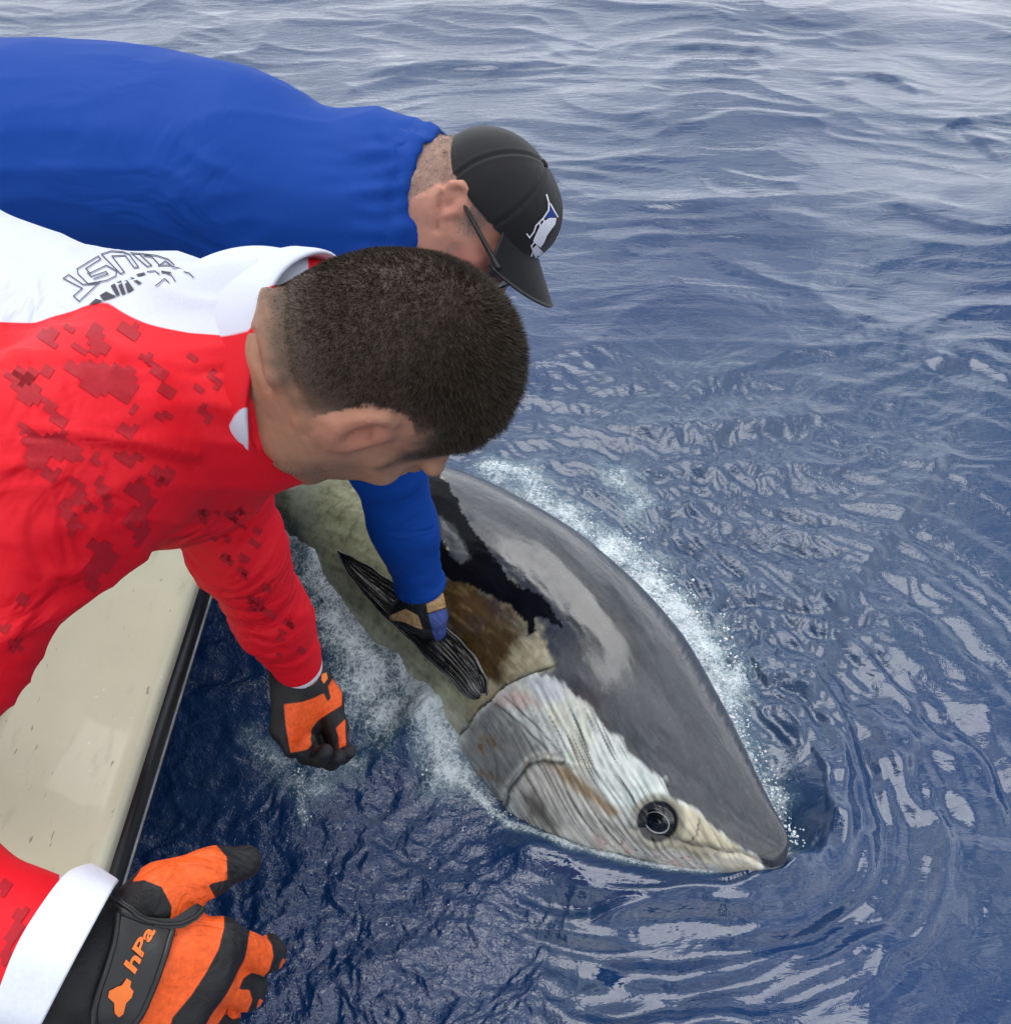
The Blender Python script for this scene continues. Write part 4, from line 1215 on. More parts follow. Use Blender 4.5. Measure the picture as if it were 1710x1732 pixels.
for ln_, wd_, am_ in (([(-60, 630), (60, 618), (160, 615), (260, 622), (330, 632), (410, 620)], 5, -0.0030), ([(60, 740), (150, 752), (260, 772), (330, 785)], 9, -0.0035), ([(60, 728), (150, 738), (260, 758), (330, 770)], 12, 0.004),
                      ([(0, 1080), (80, 1045), (160, 1000), (240, 940)], 16, 0.006), ([(100, 560), (220, 600), (330, 660), (400, 700)], 20, 0.003)):
    d_, _, _ = line_d(sp_, ln_)
    dsp = dsp + am_ * np.exp(-(d_ / wd_) ** 2) * svis
dy_, sd_, _ = line_d(sp_, [(120, 540), (200, 508), (300, 480), (360, 464), (440, 462)])
below = sd_ > 0 if line_d(np.array([[300.0, 540.0]]), [(120, 540), (440, 462)])[1][0] > 0 else sd_ < 0
dsp = dsp + svis * (0.013 * np.exp(-(dy_ / np.where(below, 34, 10)) ** 2)) * sstep(110, 200, sp_[:, 0]) * sstep(470, 430, sp_[:, 0])
sv_ = sv_ + sn_ * (dsp * (1 - 0.9 * cuffz) - 0.002 * cuffz)[:, None]
white = [(-500, 540), (-500, 100), (200, 200), (520, 430), (520, 470), (436, 500), (428, 540), (420, 566), (380, 566), (320, 560), (250, 545), (190, 530), (130, 530), (60, 548), (0, 546)]
cut_n = camdir(0.86, -0.48, -0.12)
s_white = poly_sd(sp_, white)
s_white = np.maximum(s_white, np.where(~svis & (sv_[:, 1] > 0.86) & (near_l < 0.4), 20, -999))
s_cuff = np.where(along(sv_, R_RE, R_RW) > 0.4, poly_sd(sp_, [(106, 1440), (300, 1440), (300, 1850), (-60, 1850), (22, 1718), (72, 1615), (100, 1530)]), -99)
s_cuff = np.where(np.linalg.norm(np.cross(sv_ - R_RE, fdir), axis=1) < 0.09, s_cuff, -99)
s_hem = np.where((near_l > 0.3), (la - 0.992) * 600, -99)
m_redshirt = layered('red_shirt', srgb(218, 18, 36), [('white', srgb(202, 207, 222), 1.5), ('cuff', srgb(205, 210, 224), 1.5), ('hem', srgb(214, 219, 232), 1.5)], rough=0.62, spec=0.25, grain=700, grain_amt=0.06, bump_s=[(900, 0.12, 0.0004), (16, 0.25, 0.012)], sheen=0.0, wrinkle=(9, 0.55, 0.010, (1.0, 0.7, 1.3), (0.4, 0.3, 0.5)))
red_shirt = make_mesh('shirt', sv_, sf_, m_redshirt, red, {'white': s_white, 'cuff': s_cuff, 'hem': s_hem})
shirt_bvh = bvh_of(sv_, sf_)

# white cuff on the near arm, a band over the end of the sleeve
ca = np.linspace(0, 2 * math.pi, 80, endpoint=False)
V = []
for off_, rad0 in ((-0.019, 0.0520), (-0.016, 0.0535), (-0.008, 0.0528), (0.0, 0.0515), (0.008, 0.0500), (0.0100, 0.0490), (0.008, 0.0478), (-0.015, 0.0470)):
    nn0 = unit(fdir * max(0, -off_ / 0.019) * 0.5 + cutn); a0 = unit(np.cross(nn0, FWD)); b0 = np.cross(nn0, a0)
    lu = 0.0012 * np.sin(3 * ca + 40 * off_) + 0.0008 * np.sin(7 * ca)
    V.append(cutc + cutn * 0.010 + fdir * off_ + (rad0 + lu)[:, None] * (np.cos(ca)[:, None] * a0 + np.sin(ca)[:, None] * b0))
m_wcuff = layered('white_cuff_cloth', srgb(214, 219, 232), [], rough=0.65, spec=0.25, grain=300, grain_amt=0.05, bump_s=[(900, 0.15, 0.0004), (60, 0.2, 0.002)])
make_mesh('cuff', np.concatenate(V), grid_faces(8, 80, True), m_wcuff, red_shirt)
z4 = lambda a: [(x / 2.474, 500 + y / 2.474) for x, y in a]
z7 = lambda a: [(x / 3.288, 1400 + y / 3.288) for x, y in a]
z8 = lambda a: [(90 + x / 4.75, 400 + y / 4.75) for x, y in a]
camo = [z4(a) for a in (
    [(50, 380), (140, 345), (185, 420), (290, 540), (250, 555), (170, 440), (110, 455)],
    [(265, 285), (400, 280), (560, 310), (580, 400), (540, 450), (500, 415), (460, 400), (385, 430), (330, 340)],
    [(370, 180), (400, 120), (440, 130), (430, 180), (460, 200), (440, 245), (400, 240)], [(490, 130), (520, 120), (590, 130), (560, 190)],
    [(160, 150), (230, 130), (240, 210), (180, 190)], [(300, 215), (340, 210), (400, 240), (340, 250)],
    [(590, 250), (630, 250), (700, 330), (680, 345), (740, 420), (720, 440), (660, 400), (680, 370)],
    [(80, 545), (110, 540), (160, 590), (260, 570), (350, 650), (330, 695), (240, 680), (120, 660), (110, 620)],
    [(370, 680), (405, 655), (420, 690), (395, 708)], [(470, 670), (530, 650), (605, 680), (540, 720)], [(655, 500), (690, 470), (720, 495), (685, 530)],
    [(240, 880), (340, 810), (395, 890), (370, 910), (335, 860), (300, 880), (345, 970), (305, 1000)], [(395, 780), (430, 765), (480, 880), (450, 895)],
    [(525, 800), (590, 765), (650, 860), (560, 970), (520, 960), (530, 920), (590, 870)],
    [(370, 1030), (390, 1000), (410, 1040), (460, 1020), (470, 1070), (510, 1080), (420, 1180), (400, 1230), (365, 1210), (365, 1120), (400, 1090)],
    [(560, 980), (620, 940), (630, 980), (580, 1050)], [(645, 780), (665, 755), (680, 775), (655, 800)], [(875, 330), (895, 315), (935, 380), (915, 398)],
    [(830, 475), (855, 460), (895, 520), (880, 545)], [(75, 1260), (110, 1250), (120, 1280), (85, 1290)], [(0, 1385), (45, 1370), (40, 1400), (5, 1410)],
    [(30, 1440), (80, 1430), (90, 1470), (50, 1500)], [(180, 310), (210, 300), (225, 335), (195, 350)], [(270, 130), (310, 125), (320, 150), (285, 160)], [(780, 255), (800, 245), (818, 265), (795, 282)],
    [(820, 375), (845, 370), (850, 390), (830, 405)])]
camo += [z7(a) for a in ([(0, 310), (65, 300), (30, 370), (0, 370)], [(105, 450), (160, 460), (40, 760), (0, 760)], [(40, 800), (200, 700), (180, 830), (60, 960), (0, 960)])]
g_ = np.random.default_rng(11)
for _ in range(9):                                    # a few more blocks on the shoulder
    c_ = np.array([g_.uniform(20, 330), g_.uniform(580, 980)]); s_ = g_.uniform(8, 18)
    if c_[1] < 860 - 0.9 * (c_[0] - 250):
        camo.append([tuple(c_ + np.array(k_) * s_) for k_ in ((-1, -0.6), (1.2, -0.4), (0.8, 0.9), (-0.6, 0.6))])
for _ in range(34):                                   # smaller flecks on the far sleeve
    tt = g_.uniform(0.03, 0.95)
    cx_ = 372 + tt * 125 + g_.uniform(-45, 45) * (1 - 0.45 * tt); cy_ = 850 + tt * 270; sz = g_.uniform(4, 11)
    e_ = np.array([0.9, 0.25]); f_ = np.array([-0.3, 0.95]); c_ = np.array([cx_, cy_])
    camo.append([tuple(c_ + e_ * sz * a + f_ * sz * q * 0.6) for a, q in ((-1, -1), (0.2, -1), (0.2, -0.2), (1, -0.2), (1, 1), (-0.4, 1), (-0.4, 0.2), (-1, 0.2))])
def pixelate(poly, cell=9.5):
    poly = np.asarray(poly, float)
    e1 = np.array([0.83, 0.56]); e2 = np.array([-0.56, 0.83])
    q = np.stack([poly @ e1, poly @ e2], 1); lo = np.floor(q.min(0) / cell).astype(int); hi = np.ceil(q.max(0) / cell).astype(int)
    pts = []; qs = []; idx = {}
    def vid(i, j):
        if (i, j) not in idx:
            idx[(i, j)] = len(pts); pts.append(tuple(cell * (i * e1 + j * e2)))
        return idx[(i, j)]
    for i in range(lo[0], hi[0]):
        for j in range(lo[1], hi[1]):
            c = cell * ((i + 0.5) * e1 + (j + 0.5) * e2)
            if poly_sd(c[None], poly)[0] > -1.5:
                qs.append([vid(i, j), vid(i + 1, j), vid(i + 1, j + 1), vid(i, j + 1)])
    return pts, qs


m_camo = layered('dark_red_print', srgb(168, 24, 38), [], rough=0.62, spec=0.25, grain=300, grain_amt=0.15, bump_s=[(900, 0.12, 0.0004)])
for a in camo[:-34]:
    pp, pl = pixelate(a)
    if pl:
        decal('camouflage_patch', pp, pl, shirt_bvh, m_camo, red_shirt, 0.00055, 6)
pp = []; pl = []
for a in camo[-34:]:
    i = len(pp); q1, q2 = pixelate(a, 5.0); pp += q1; pl += [[i + j for j in f_] for f_ in q2]
decal('camouflage_flecks', pp, pl, shirt_bvh, m_camo, red_shirt, 0.00055, 6)['kind'] = 'stuff'
m_ink = layered('charcoal_print', srgb(52, 50, 62), [], rough=0.6, grain=200, grain_amt=0.2)
strokes = [z8(a) for a in (
    [(85, 345), (130, 315), (245, 395), (330, 388), (385, 368), (215, 530), (168, 487), (240, 425), (85, 345)],
    [(195, 270), (365, 165), (385, 190), (265, 265), (300, 303), (430, 240), (512, 285), (508, 325), (440, 360), (285, 388), (205, 310), (195, 270)],
    [(280, 300), (310, 330), (430, 290), (445, 310), (330, 350)],
    [(390, 150), (470, 125), (560, 130), (612, 150), (690, 255), (655, 260), (580, 160), (475, 165), (575, 295), (545, 308), (390, 150)],
    [(625, 140), (690, 145), (795, 240), (760, 250), (640, 150)], [(700, 145), (830, 160), (925, 190), (975, 235)], [(730, 160), (800, 175), (860, 240), (940, 240)],
    [(850, 245), (905, 205), (965, 250), (1035, 268)], [(835, 400), (905, 345), (940, 378)], [(760, 290), (820, 285), (860, 310)], [(880, 285), (960, 320), (990, 365)], [(1060, 290), (1100, 300), (1135, 335)])]
sp1, sp2 = stroke_polys(strokes, 1.7)
for a in ([(290, 560), (350, 508), (410, 527)], [(380, 482), (430, 450), (512, 490), (410, 522)], [(465, 405), (498, 385), (542, 475), (512, 486)], [(515, 377), (548, 360), (592, 465), (560, 476)],
          [(575, 365), (602, 360), (657, 430), (607, 460)], [(620, 335), (650, 340), (722, 378), (692, 392)], [(668, 312), (735, 297), (748, 312), (690, 328)], [(875, 285), (955, 292), (958, 302), (880, 298)]):
    i = len(sp1); sp1 += z8(a); sp2.append(list(range(i, i + len(a))))
decal('back_lettering', sp1, sp2, shirt_bvh, m_ink, red_shirt, 0.0012, 10)

# collar: a band standing round the neck
cen = R_NB - nk * 0.080 - Rf * 0.010
cx1 = unit(Rr - nk * (Rr @ nk)); cy1 = np.cross(nk, cx1)
ca = np.linspace(0, 2 * math.pi, 72, endpoint=False); ang0 = math.atan2(-(Rf @ cy1), -(Rf @ cx1))
V = []
for k_, (off_, rad0) in enumerate([(0.045, 0.098), (0.020, 0.1000), (0.0, 0.0975), (-0.008, 0.0955), (-0.010, 0.0925), (0.0, 0.090), (0.03, 0.088)]):
    wv_ = 0.004 * np.sin(3 * ca + 1) + 0.003 * np.sin(5 * ca)
    V.append(cen + nk * (off_ - 0.026 * np.cos(ca - ang0))[:, None] + (rad0 + wv_)[:, None] * (np.cos(ca)[:, None] * cx1 + np.sin(ca)[:, None] * cy1))
V = np.concatenate(V); cpx = proj(V)
m_collar = layered('collar_cloth', srgb(214, 22, 38), [('white', srgb(202, 207, 222), 2)], rough=0.62, spec=0.25, bump_s=[(900, 0.12, 0.0004)])
make_mesh('collar', V, grid_faces(7, 72, True), m_collar, red_shirt, {'white': np.maximum(poly_sd(cpx, [(404, 690), (380, 735), (366, 790), (420, 800), (420, 690)]), poly_sd(cpx, [(300, 380), (620, 380), (620, 430), (446, 488), (424, 562), (300, 580)]))})

# gloves
def glove_mat(name, base, layers):
    return layered(name, base, layers, rough=0.55, spec=0.35, grain=220, grain_amt=0.25, bump_s=[(650, 0.5, 0.0008), (45, 0.3, 0.003)], wrinkle=(26, 0.7, 0.0035, (1.0, 1.6, 0.8), (0.3, 0.6, 0.2)))


OR = srgb(232, 92, 34); GB = (0.012, 0.012, 0.014)
gx_, gy_, gz_ = frame(camdir(0.90, -0.26, -0.34), camdir(0.35, 0.88, -0.30))
GO = P(112, 1655, 0.625)
fing = [curl((.090, .032, .002), (.042, .026, .022), (32, 30, 22), -0.30), curl((.088, .008, .004), (.044, .028, .022), (38, 34, 22), -0.34),
        curl((.080, -.016, .002), (.042, .027, .022), (42, 36, 24), -0.38), curl((.070, -.038, -.002), (.034, .022, .020), (46, 38, 24), -0.42)]
thumb_ = [(.018, .026, -.006), (.046, .058, -.004), (.072, .073, -.006), (.096, .082, -.014)]
vg = Vol(GO - 0.17, GO + 0.17, 0.0024)
hand_volume(vg, GO, gx_, gy_, gz_, fing, thumb_, -fdir, rf=0.0118, rw=0.034)
vg.cap(GO + gx_ * .046 + gy_ * .054 - gz_ * .004, GO + gx_ * .064 + gy_ * .030, 0.0135, 0.0150, 0.016)
gv, gf = vg.mesh(2); gn = vnormals(gv, gf); gp = proj(gv)
gv = gv + gn * (0.0012 * noise3(gv * 60, 51) + 0.0010 * noise3(gv * 25, 52))[:, None]
opoly = [[(222, 1490), (250, 1455), (304, 1435), (365, 1430), (384, 1450), (386, 1488), (353, 1497), (365, 1519), (379, 1543), (379, 1570), (370, 1607), (350, 1643), (325, 1683), (292, 1722), (283, 1760), (205, 1780), (243, 1704), (265, 1652), (283, 1598), (289, 1566), (292, 1534), (274, 1500), (243, 1488)],
         [(424, 1570), (445, 1572), (462, 1598), (464, 1619), (456, 1640), (447, 1652), (426, 1645), (412, 1655), (395, 1690), (370, 1732), (355, 1760), (335, 1760), (365, 1710), (400, 1650), (415, 1620)],
         [(480, 1620), (500, 1640), (490, 1670), (468, 1680), (462, 1671), (468, 1652)], [(401, 1674), (423, 1674), (428, 1692), (417, 1718), (395, 1724), (383, 1716)], [(441, 1690), (460, 1700), (455, 1722), (436, 1740), (423, 1736)]]
g_or = np.max([poly_sd(gp, a) for a in opoly], 0)
m_glove = glove_mat('glove_orange_black', GB, [('orange', OR, 1.2)])
glove_r = make_mesh('glove', gv, gf, m_glove, red, {'orange': g_or})
glove_bvh = bvh_of(gv, gf)
m_leather = layered('black_leather', (0.012, 0.012, 0.014), [], rough=0.38, spec=0.5, grain=90, grain_amt=0.2, bump_s=[(260, 0.3, 0.0008)])
m_oprint = layered('orange_rubber', srgb(240, 120, 48), [], rough=0.5, grain=120, grain_amt=0.1)


def on_surface(pts, bv, off):
    out = []
    for p in pts:
        l_, n_ = hit(p[0], p[1], bv)
        if l_ is not None:
            out.append(l_ + n_ * off)
    return np.array(out)


strap = z7([(665, 470), (800, 510), (945, 548), (935, 640), (890, 780), (830, 930), (770, 1050), (690, 1120), (560, 1120), (525, 1020), (545, 910), (590, 780), (640, 620)])
st_o = decal('wrist_strap', strap, [list(range(len(strap)))], glove_bvh, m_leather, glove_r, 0.0030, 10)
bx_ = smooth_curve(strap + [strap[0]], 70)
q_ = on_surface(bx_, glove_bvh, 0.0024)
make_mesh('strap_piping', *tube(smooth_curve(q_, 90), 0.0023, 8), m_leather, glove_r)
q_ = on_surface(smooth_curve(z7([(600, 330), (650, 410), (760, 480), (880, 520), (990, 530), (1060, 500), (1095, 440)]), 30), glove_bvh, 0.0052)
make_mesh('strap_edge', *tube(smooth_curve(q_, 40), 0.0013, 8), m_leather, glove_r)
tab = z7([(600, 320), (640, 340), (700, 420), (820, 478), (950, 495), (1030, 440), (1075, 412), (1108, 430), (1112, 470), (1080, 530), (1010, 568), (900, 555), (760, 512), (660, 455)])
decal('strap_tab', tab, [list(range(len(tab)))], glove_bvh, m_leather, glove_r, 0.0050, 8)
emb = z7([(700, 832), (724, 848), (716, 878), (735, 900), (726, 932), (695, 962), (680, 1018), (655, 1035), (632, 1012), (630, 962), (596, 930), (602, 898), (642, 880), (672, 868)])
decal('emblem', emb, [list(range(len(emb)))], glove_bvh, m_oprint, glove_r, 0.0042, 10)


def text_outline(txt, embold=0.02):
    cu = bpy.data.curves.new('lettering', 'FONT'); cu.body = txt; cu.size = 1.0; cu.offset = embold; cu.resolution_u = 3
    ob = bpy.data.objects.new('lettering', cu); COL.objects.link(ob)
    dg = bpy.context.evaluated_depsgraph_get()
    me = ob.evaluated_get(dg).to_mesh()
    v = np.array([q.co[:2] for q in me.vertices]); f = [list(p.vertices) for p in me.polygons]
    ob.evaluated_get(dg).to_mesh_clear(); bpy.data.objects.remove(ob); bpy.data.curves.remove(cu)
    return v, f


tv, tf = text_outline('hPa', 0.03)
tv = tv - tv.min(0); tsz = tv.max(0)
ax_ = np.array([0.476, -0.88]); ay_ = np.array([-0.80, -0.60])
tz = np.array([745, 812]) + (tv[:, :1] / tsz[0] * 262) * ax_ + (tv[:, 1:] / tsz[1] * 78) * ay_
decal('lettering', z7(tz.tolist()), tf, glove_bvh, m_oprint, glove_r, 0.0042, 10)

# far hand, half closed above the water
lx = camdir(0.12, -0.97, -0.12); palm_ = camdir(0.80, -0.1, 0.58); palm_ = unit(palm_ - lx * (palm_ @ lx))
ly = np.cross(palm_, lx); lzz = -palm_                # the palm and bent fingers face right
LO = R_LW + ldir * 0.012 - RGT * 0.012
fing = [curl((.086, .030, .0), (.038, .028, .020), (22, 48, 40)), curl((.088, .007, .002), (.042, .030, .020), (26, 52, 42)), curl((.082, -.016, .0), (.040, .028, .020), (32, 54, 44)), curl((.072, -.037, -.002), (.033, .022, .018), (38, 56, 44))]
thumb_ = [(.020, .026, -.014), (.056, .040, -.022), (.094, .036, -.034), (.130, .026, -.044)]
vg = Vol(LO - 0.17, LO + 0.17, 0.0026)
hand_volume(vg, LO, lx, ly, lzz, fing, thumb_, -ldir, rf=0.0130, rw=0.0305)
gv, gf = vg.mesh(2); gn = vnormals(gv, gf); gp = proj(gv)
gv = gv + gn * (0.0010 * noise3(gv * 60, 53))[:, None]
zl = lambda a: [(440 + x / 6.928, 1080 + y / 6.928) for x, y in a]
op2 = [zl([(280, 770), (500, 745), (620, 700), (750, 640), (790, 740), (830, 700), (800, 560), (850, 470), (960, 640), (960, 780), (800, 880), (680, 960), (610, 1060), (590, 1180), (610, 1250), (560, 1300), (360, 1340), (300, 1000)]), zl([(890, 1050), (1000, 940), (1010, 1250), (930, 1290), (920, 1150)])]
glove_l = make_mesh('glove', gv, gf, m_glove, red, {'orange': np.max([poly_sd(gp, a) for a in op2], 0)})
bl = bvh_of(gv, gf)
a_ = zl([(720, 420), (775, 400), (790, 470), (745, 530), (715, 480)])
decal('emblem', a_, [[0, 1, 2, 3, 4]], bl, m_oprint, glove_l, 0.001, 8)


def legs(parent, hip, floor, mat, shoe):
    v = Vol((hip[0] - 0.30, hip[1] - 0.30, floor), (hip[0] + 0.36, hip[1] + 0.30, hip[2] + 0.22), 0.012)
    v.ell(hip, ((1, 0, 0), (0, 1, 0), (0, 0, 1)), (0.15, 0.185, 0.15), 0.04)
    for e in (-1, 1):
        kx = np.array([hip[0] + 0.08, hip[1] + e * 0.12, floor + 0.50]); an = np.array([hip[0] + 0.0, hip[1] + e * 0.13, floor + 0.10])
        v.chain([hip + [0, e * 0.09, -0.02], kx, an], [0.105, 0.075, 0.062], 0.04)
    vv, ff = v.mesh(2)
    make_mesh('trousers', vv, ff, mat, parent)
    for e in (-1, 1):
        v = Vol((hip[0] - 0.15, hip[1] + e * 0.13 - 0.1, floor - 0.02), (hip[0] + 0.3, hip[1] + e * 0.13 + 0.1, floor + 0.17), 0.008)
        v.cap((hip[0] - 0.02, hip[1] + e * 0.13, floor + 0.045), (hip[0] + 0.17, hip[1] + e * 0.14, floor + 0.035), 0.045, 0.035, 0.02)
        v.cap((hip[0], hip[1] + e * 0.13, floor + 0.05), (hip[0], hip[1] + e * 0.13, floor + 0.12), 0.045, 0.05, 0.02)
        make_mesh('shoe', *v.mesh(1), shoe, parent)


m_trou = layered('navy_shorts_cloth', (0.03, 0.035, 0.05), [], rough=0.8, grain=60, grain_amt=0.2)
m_shoe = layered('white_rubber', (0.5, 0.5, 0.5), [], rough=0.5, grain=30, grain_amt=0.1)
legs(red, np.array([-1.02, 0.82, 0.99]), 0.092, m_trou, m_shoe)

# ------------------------------------------------------------------ man in blue
blue = empty('person', (-1.08, 1.42, 0.09), 'person in royal blue long-sleeved shirt and black cap gripping the tuna by its fin', 'person')
BC = P(808, 360, 1.40)
Bu = camdir(0.83, 0.44, 0.34); Bf = camdir(0.46, -0.87, -0.14); Bf = unit(Bf - Bu * (Bf @ Bu)); Br = np.cross(Bf, Bu)
BSc = 0.92
B_NB = P(700, 330, 1.42)
B_RS = P(606, 560, 1.50); B_RE = P(652, 770, 1.76); B_RW = P(713, 1000, 2.03)
B_LS = P(580, 425, 1.60); B_LE = np.array([-0.46, 1.66, 0.86]); B_LW = np.array([-0.60, 1.60, 0.71])
spine_b = [P(612, 396, 1.44), P(520, 366, 1.43), P(380, 322, 1.42), P(240, 298, 1.42), P(100, 288, 1.43), P(-20, 292, 1.45), np.array([-0.98, 1.43, 1.10]), np.array([-1.08, 1.42, 1.0])]
vb = Vol((-0.62, 1.10, 0.22), (0.14, 1.78, 1.38), 0.0042)
head_shape(vb, BC, Bu, Bf, Br, BSc, ear=0.38)
nkb = unit(B_NB - BC)
vb.cap(BC - Bu * 0.045 - Bf * 0.030, B_NB + nkb * 0.03, 0.070, 0.078, 0.03)
vb.cap(BC - Bu * 0.060 + Bf * 0.010, B_NB + nkb * 0.02 + Bf * 0.03, 0.060, 0.070, 0.03)
vb.cap(B_NB + nkb * 0.02, spine_b[2], 0.09, 0.10, 0.04)
vb.cap(B_NB + nkb * 0.05, B_RS, 0.07, 0.05, 0.04); vb.cap(B_NB + nkb * 0.05, B_LS, 0.07, 0.05, 0.04)
vb.chain([B_RS, B_RE, B_RW, B_RW + unit(B_RW - B_RE) * 0.05], [0.045, 0.036, 0.027, 0.024], 0.03)
vb.chain([B_LS, B_LE, B_LW], [0.045, 0.036, 0.027], 0.03)
lh = B_LW + np.array([0.02, -0.02, -0.012])
for e in range(4):
    q = lh + np.array([0.085 - 0.008 * abs(e - 1.4), 0.030 - 0.02 * e, -0.008]); vb.chain([lh, q, q + [0.03, 0, -0.012]], [0.02, 0.013, 0.010], 0.006)
vb.chain([lh, lh + [0.03, 0.05, 0], lh + [0.06, 0.07, -0.01]], [0.02, 0.013, 0.011], 0.008)
bv_, bf_ = vb.mesh(1)
bn_ = vnormals(bv_, bf_); bpx = proj(bv_); bvis = (bn_ * (CAM - bv_)).sum(1) > 0
for ln_, wd_, am_ in (([(752, 262), (752, 300), (744, 345), (738, 390)], 4, 0.006), ([(772, 372), (752, 376)], 5, 0.003)):
    d_, _, _ = line_d(bpx, ln_); bv_ = bv_ - bn_ * (am_ * np.exp(-(d_ / wd_) ** 2) * bvis)[:, None]
ha, hb, hc = head_co(bv_, BC, Bu, Bf, Br, BSc)
skc = np.zeros((len(bv_), 3)); skc[:] = (0.50, 0.25, 0.18)
skc *= (1 + 0.10 * noise3(bv_ * 40, 6) + 0.06 * noise3(bv_ * 140, 7))[:, None]
er = np.exp(-(np.linalg.norm(bv_ - (BC + BSc * (Br * .088 - Bf * .02 - Bu * .01)), axis=1) / 0.030) ** 2)[:, None]
skc = skc * (1 - 0.5 * er) + 0.5 * er * np.array([0.62, 0.26, 0.19])
ck = (np.exp(-((hc + .03) / .04) ** 2) * np.exp(-((hb - .07) / .04) ** 2))[:, None]
skc = skc * (1 - 0.5 * ck) + 0.5 * ck * np.array([0.50, 0.17, 0.13])
beard = np.clip(sstep(-.045, -.065, hc + 0.01 * noise3(bv_ * 60, 8)) * sstep(-.005, .02, hb) + np.exp(-((hb - .022) / .014) ** 2) * sstep(-.07, -.04, hc) * sstep(.03, .01, hc), 0, 1)
head_only = np.linalg.norm(bv_ - BC, axis=1) < 0.165
beard = beard * head_only * (np.abs(ha) < 0.075)
gh = sstep(-.065, -.03, hc - np.interp(hb, [-.12, -.05, -.02, 0, .02], [-.03, -.02, .02, .03, .03])) * (hb < 0.03) * head_only
gh = np.where((np.abs(ha) > 0.0775) & (hb < 0.01) & (hb > -0.055), 0, gh)
bw = np.clip(np.maximum(beard * 0.5, gh * 0.55), 0, 1)[:, None]
skc = skc * (1 - bw) + bw * np.array([0.20, 0.17, 0.15])
blue_body = make_mesh('body', bv_, bf_, m_skin, blue, None, {'skin': skc})
m_ghair = hair_mat('grey_hair', (0.05, 0.045, 0.04), (0.38, 0.36, 0.33))
bmask = np.where(beard > 0.3, beard * 0.7, 0) + np.where(gh > 0.25, gh, 0)
hair_mesh('hair', blue, m_ghair, bv_, bn_, bmask, 14000, lambda i: np.where(gh[i] > 0.25, 0.007, 0.0045), lambda i: np.tile(-0.5 * Bu + 0.15 * Bf, (len(i), 1)), 0.00045, 8, 2)

# cap
m_cap = layered('black_cap_cloth', (0.011, 0.011, 0.013), [], rough=0.75, spec=0.2, grain=500, grain_amt=0.25, bump_s=[(700, 0.35, 0.0006)], sheen=0.2)
vc = Vol(BC - 0.2, BC + 0.2, 0.0034)
capc = BC + BSc * (-Bf * 0.006 + Bu * 0.034)
vc.ell(capc, (Br, Bf, Bu), np.array([.086, .106, .091]) * BSc, 0.01)
vc.ell(capc + BSc * (Bf * .045 + Bu * .022), (Br, Bf, Bu), np.array([.064, .058, .058]) * BSc, 0.03)
pl_n = unit(Bu - 0.17 * Bf); pl_c = BC + BSc * (Bf * 0.09 + Bu * 0.034)
vc.apply(capc - 0.2, capc + 0.2, lambda p: (p - pl_c) @ pl_n, 0.006, 'sub')
cv_, cf_ = vc.mesh(2); cn_ = vnormals(cv_, cf_)
qa, qb, qc = head_co(cv_, capc, Bu, Bf, Br, BSc)
phi = np.arctan2(qa, qb); rr_ = np.hypot(qa, qb)
gd = np.min([np.abs(np.angle(np.exp(1j * (phi - a)))) for a in np.arange(0, 6) * math.pi / 3 + 0.0], 0) * rr_
cv_ = cv_ + cn_ * (-0.0020 * np.exp(-(gd / 0.0032) ** 2) + 0.0008 * np.exp(-((gd - 0.006) / 0.003) ** 2) + 0.0012 * noise3(cv_ * 22, 9))[:, None]
cap = make_mesh('cap', cv_, cf_, m_cap, blue)
bt = capc + Bu * (0.092 * BSc)
vv = Vol(bt - 0.02, bt + 0.02, 0.002); vv.ell(bt, (Br, Bf, Bu), (.008, .008, .004), 0.002)
make_mesh('button', *vv.mesh(1), m_cap, cap)
nph, nt_ = 41, 14
V = np.zeros((2, nph, nt_, 3))
for i, a in enumerate(np.linspace(-0.98, 0.98, nph)):
    b0 = capc + BSc * (Br * .089 * math.sin(a) + Bf * .112 * math.cos(a))
    b0 = b0 - Bu * (((b0 - pl_c) @ pl_n) / (Bu @ pl_n)) + Bu * 0.006
    reach = 0.074 * BSc * (math.cos(a * 1.45) ** 0.55 if math.cos(a * 1.45) > 0 else 0) + 0.002
    for j, tt in enumerate(np.linspace(-0.08, 1, nt_)):
        x_ = math.sin(a)
        p = b0 + tt * reach * (Bf * 1.0 + Br * 0.10 * x_) - Bu * (tt * 0.014 + 0.032 * x_ * x_ * tt + 0.004 * x_ * x_)
        V[0, i, j] = p + Bu * 0.0016; V[1, i, j] = p - Bu * 0.0016
nn_ = nph * nt_
V = V.reshape(-1, 3); fb = grid_faces(nph, nt_)
edge = np.concatenate([np.arange(nt_), np.arange(1, nph) * nt_ + nt_ - 1, (nph - 1) * nt_ + np.arange(nt_ - 2, -1, -1), np.arange(nph - 2, 0, -1) * nt_])
rim = np.array([[edge[k], edge[(k + 1) % len(edge)], edge[(k + 1) % len(edge)] + nn_, edge[k] + nn_] for k in range(len(edge))])
brim = make_mesh('bill', V, np.concatenate([fb, fb[:, ::-1] + nn_, rim]), m_cap, cap)
cap_bvh = bvh_of(np.concatenate([cv_, V]), np.concatenate([cf_, fb + len(cv_)]))
zc = lambda a: [(640 + x / 4.75, 200 + y / 4.75) for x, y in a]
m_thw = layered('white_thread', srgb(225, 226, 235), [], rough=0.6, grain=400, grain_amt=0.15, bump_s=[(900, 0.4, 0.0006)])
m_thb = layered('blue_thread', srgb(24, 52, 128), [], rough=0.6, grain=400, grain_amt=0.2)
sail = zc([(1345, 620), (1372, 680), (1400, 740), (1430, 790), (1370, 800), (1300, 820), (1345, 760), (1362, 700)])
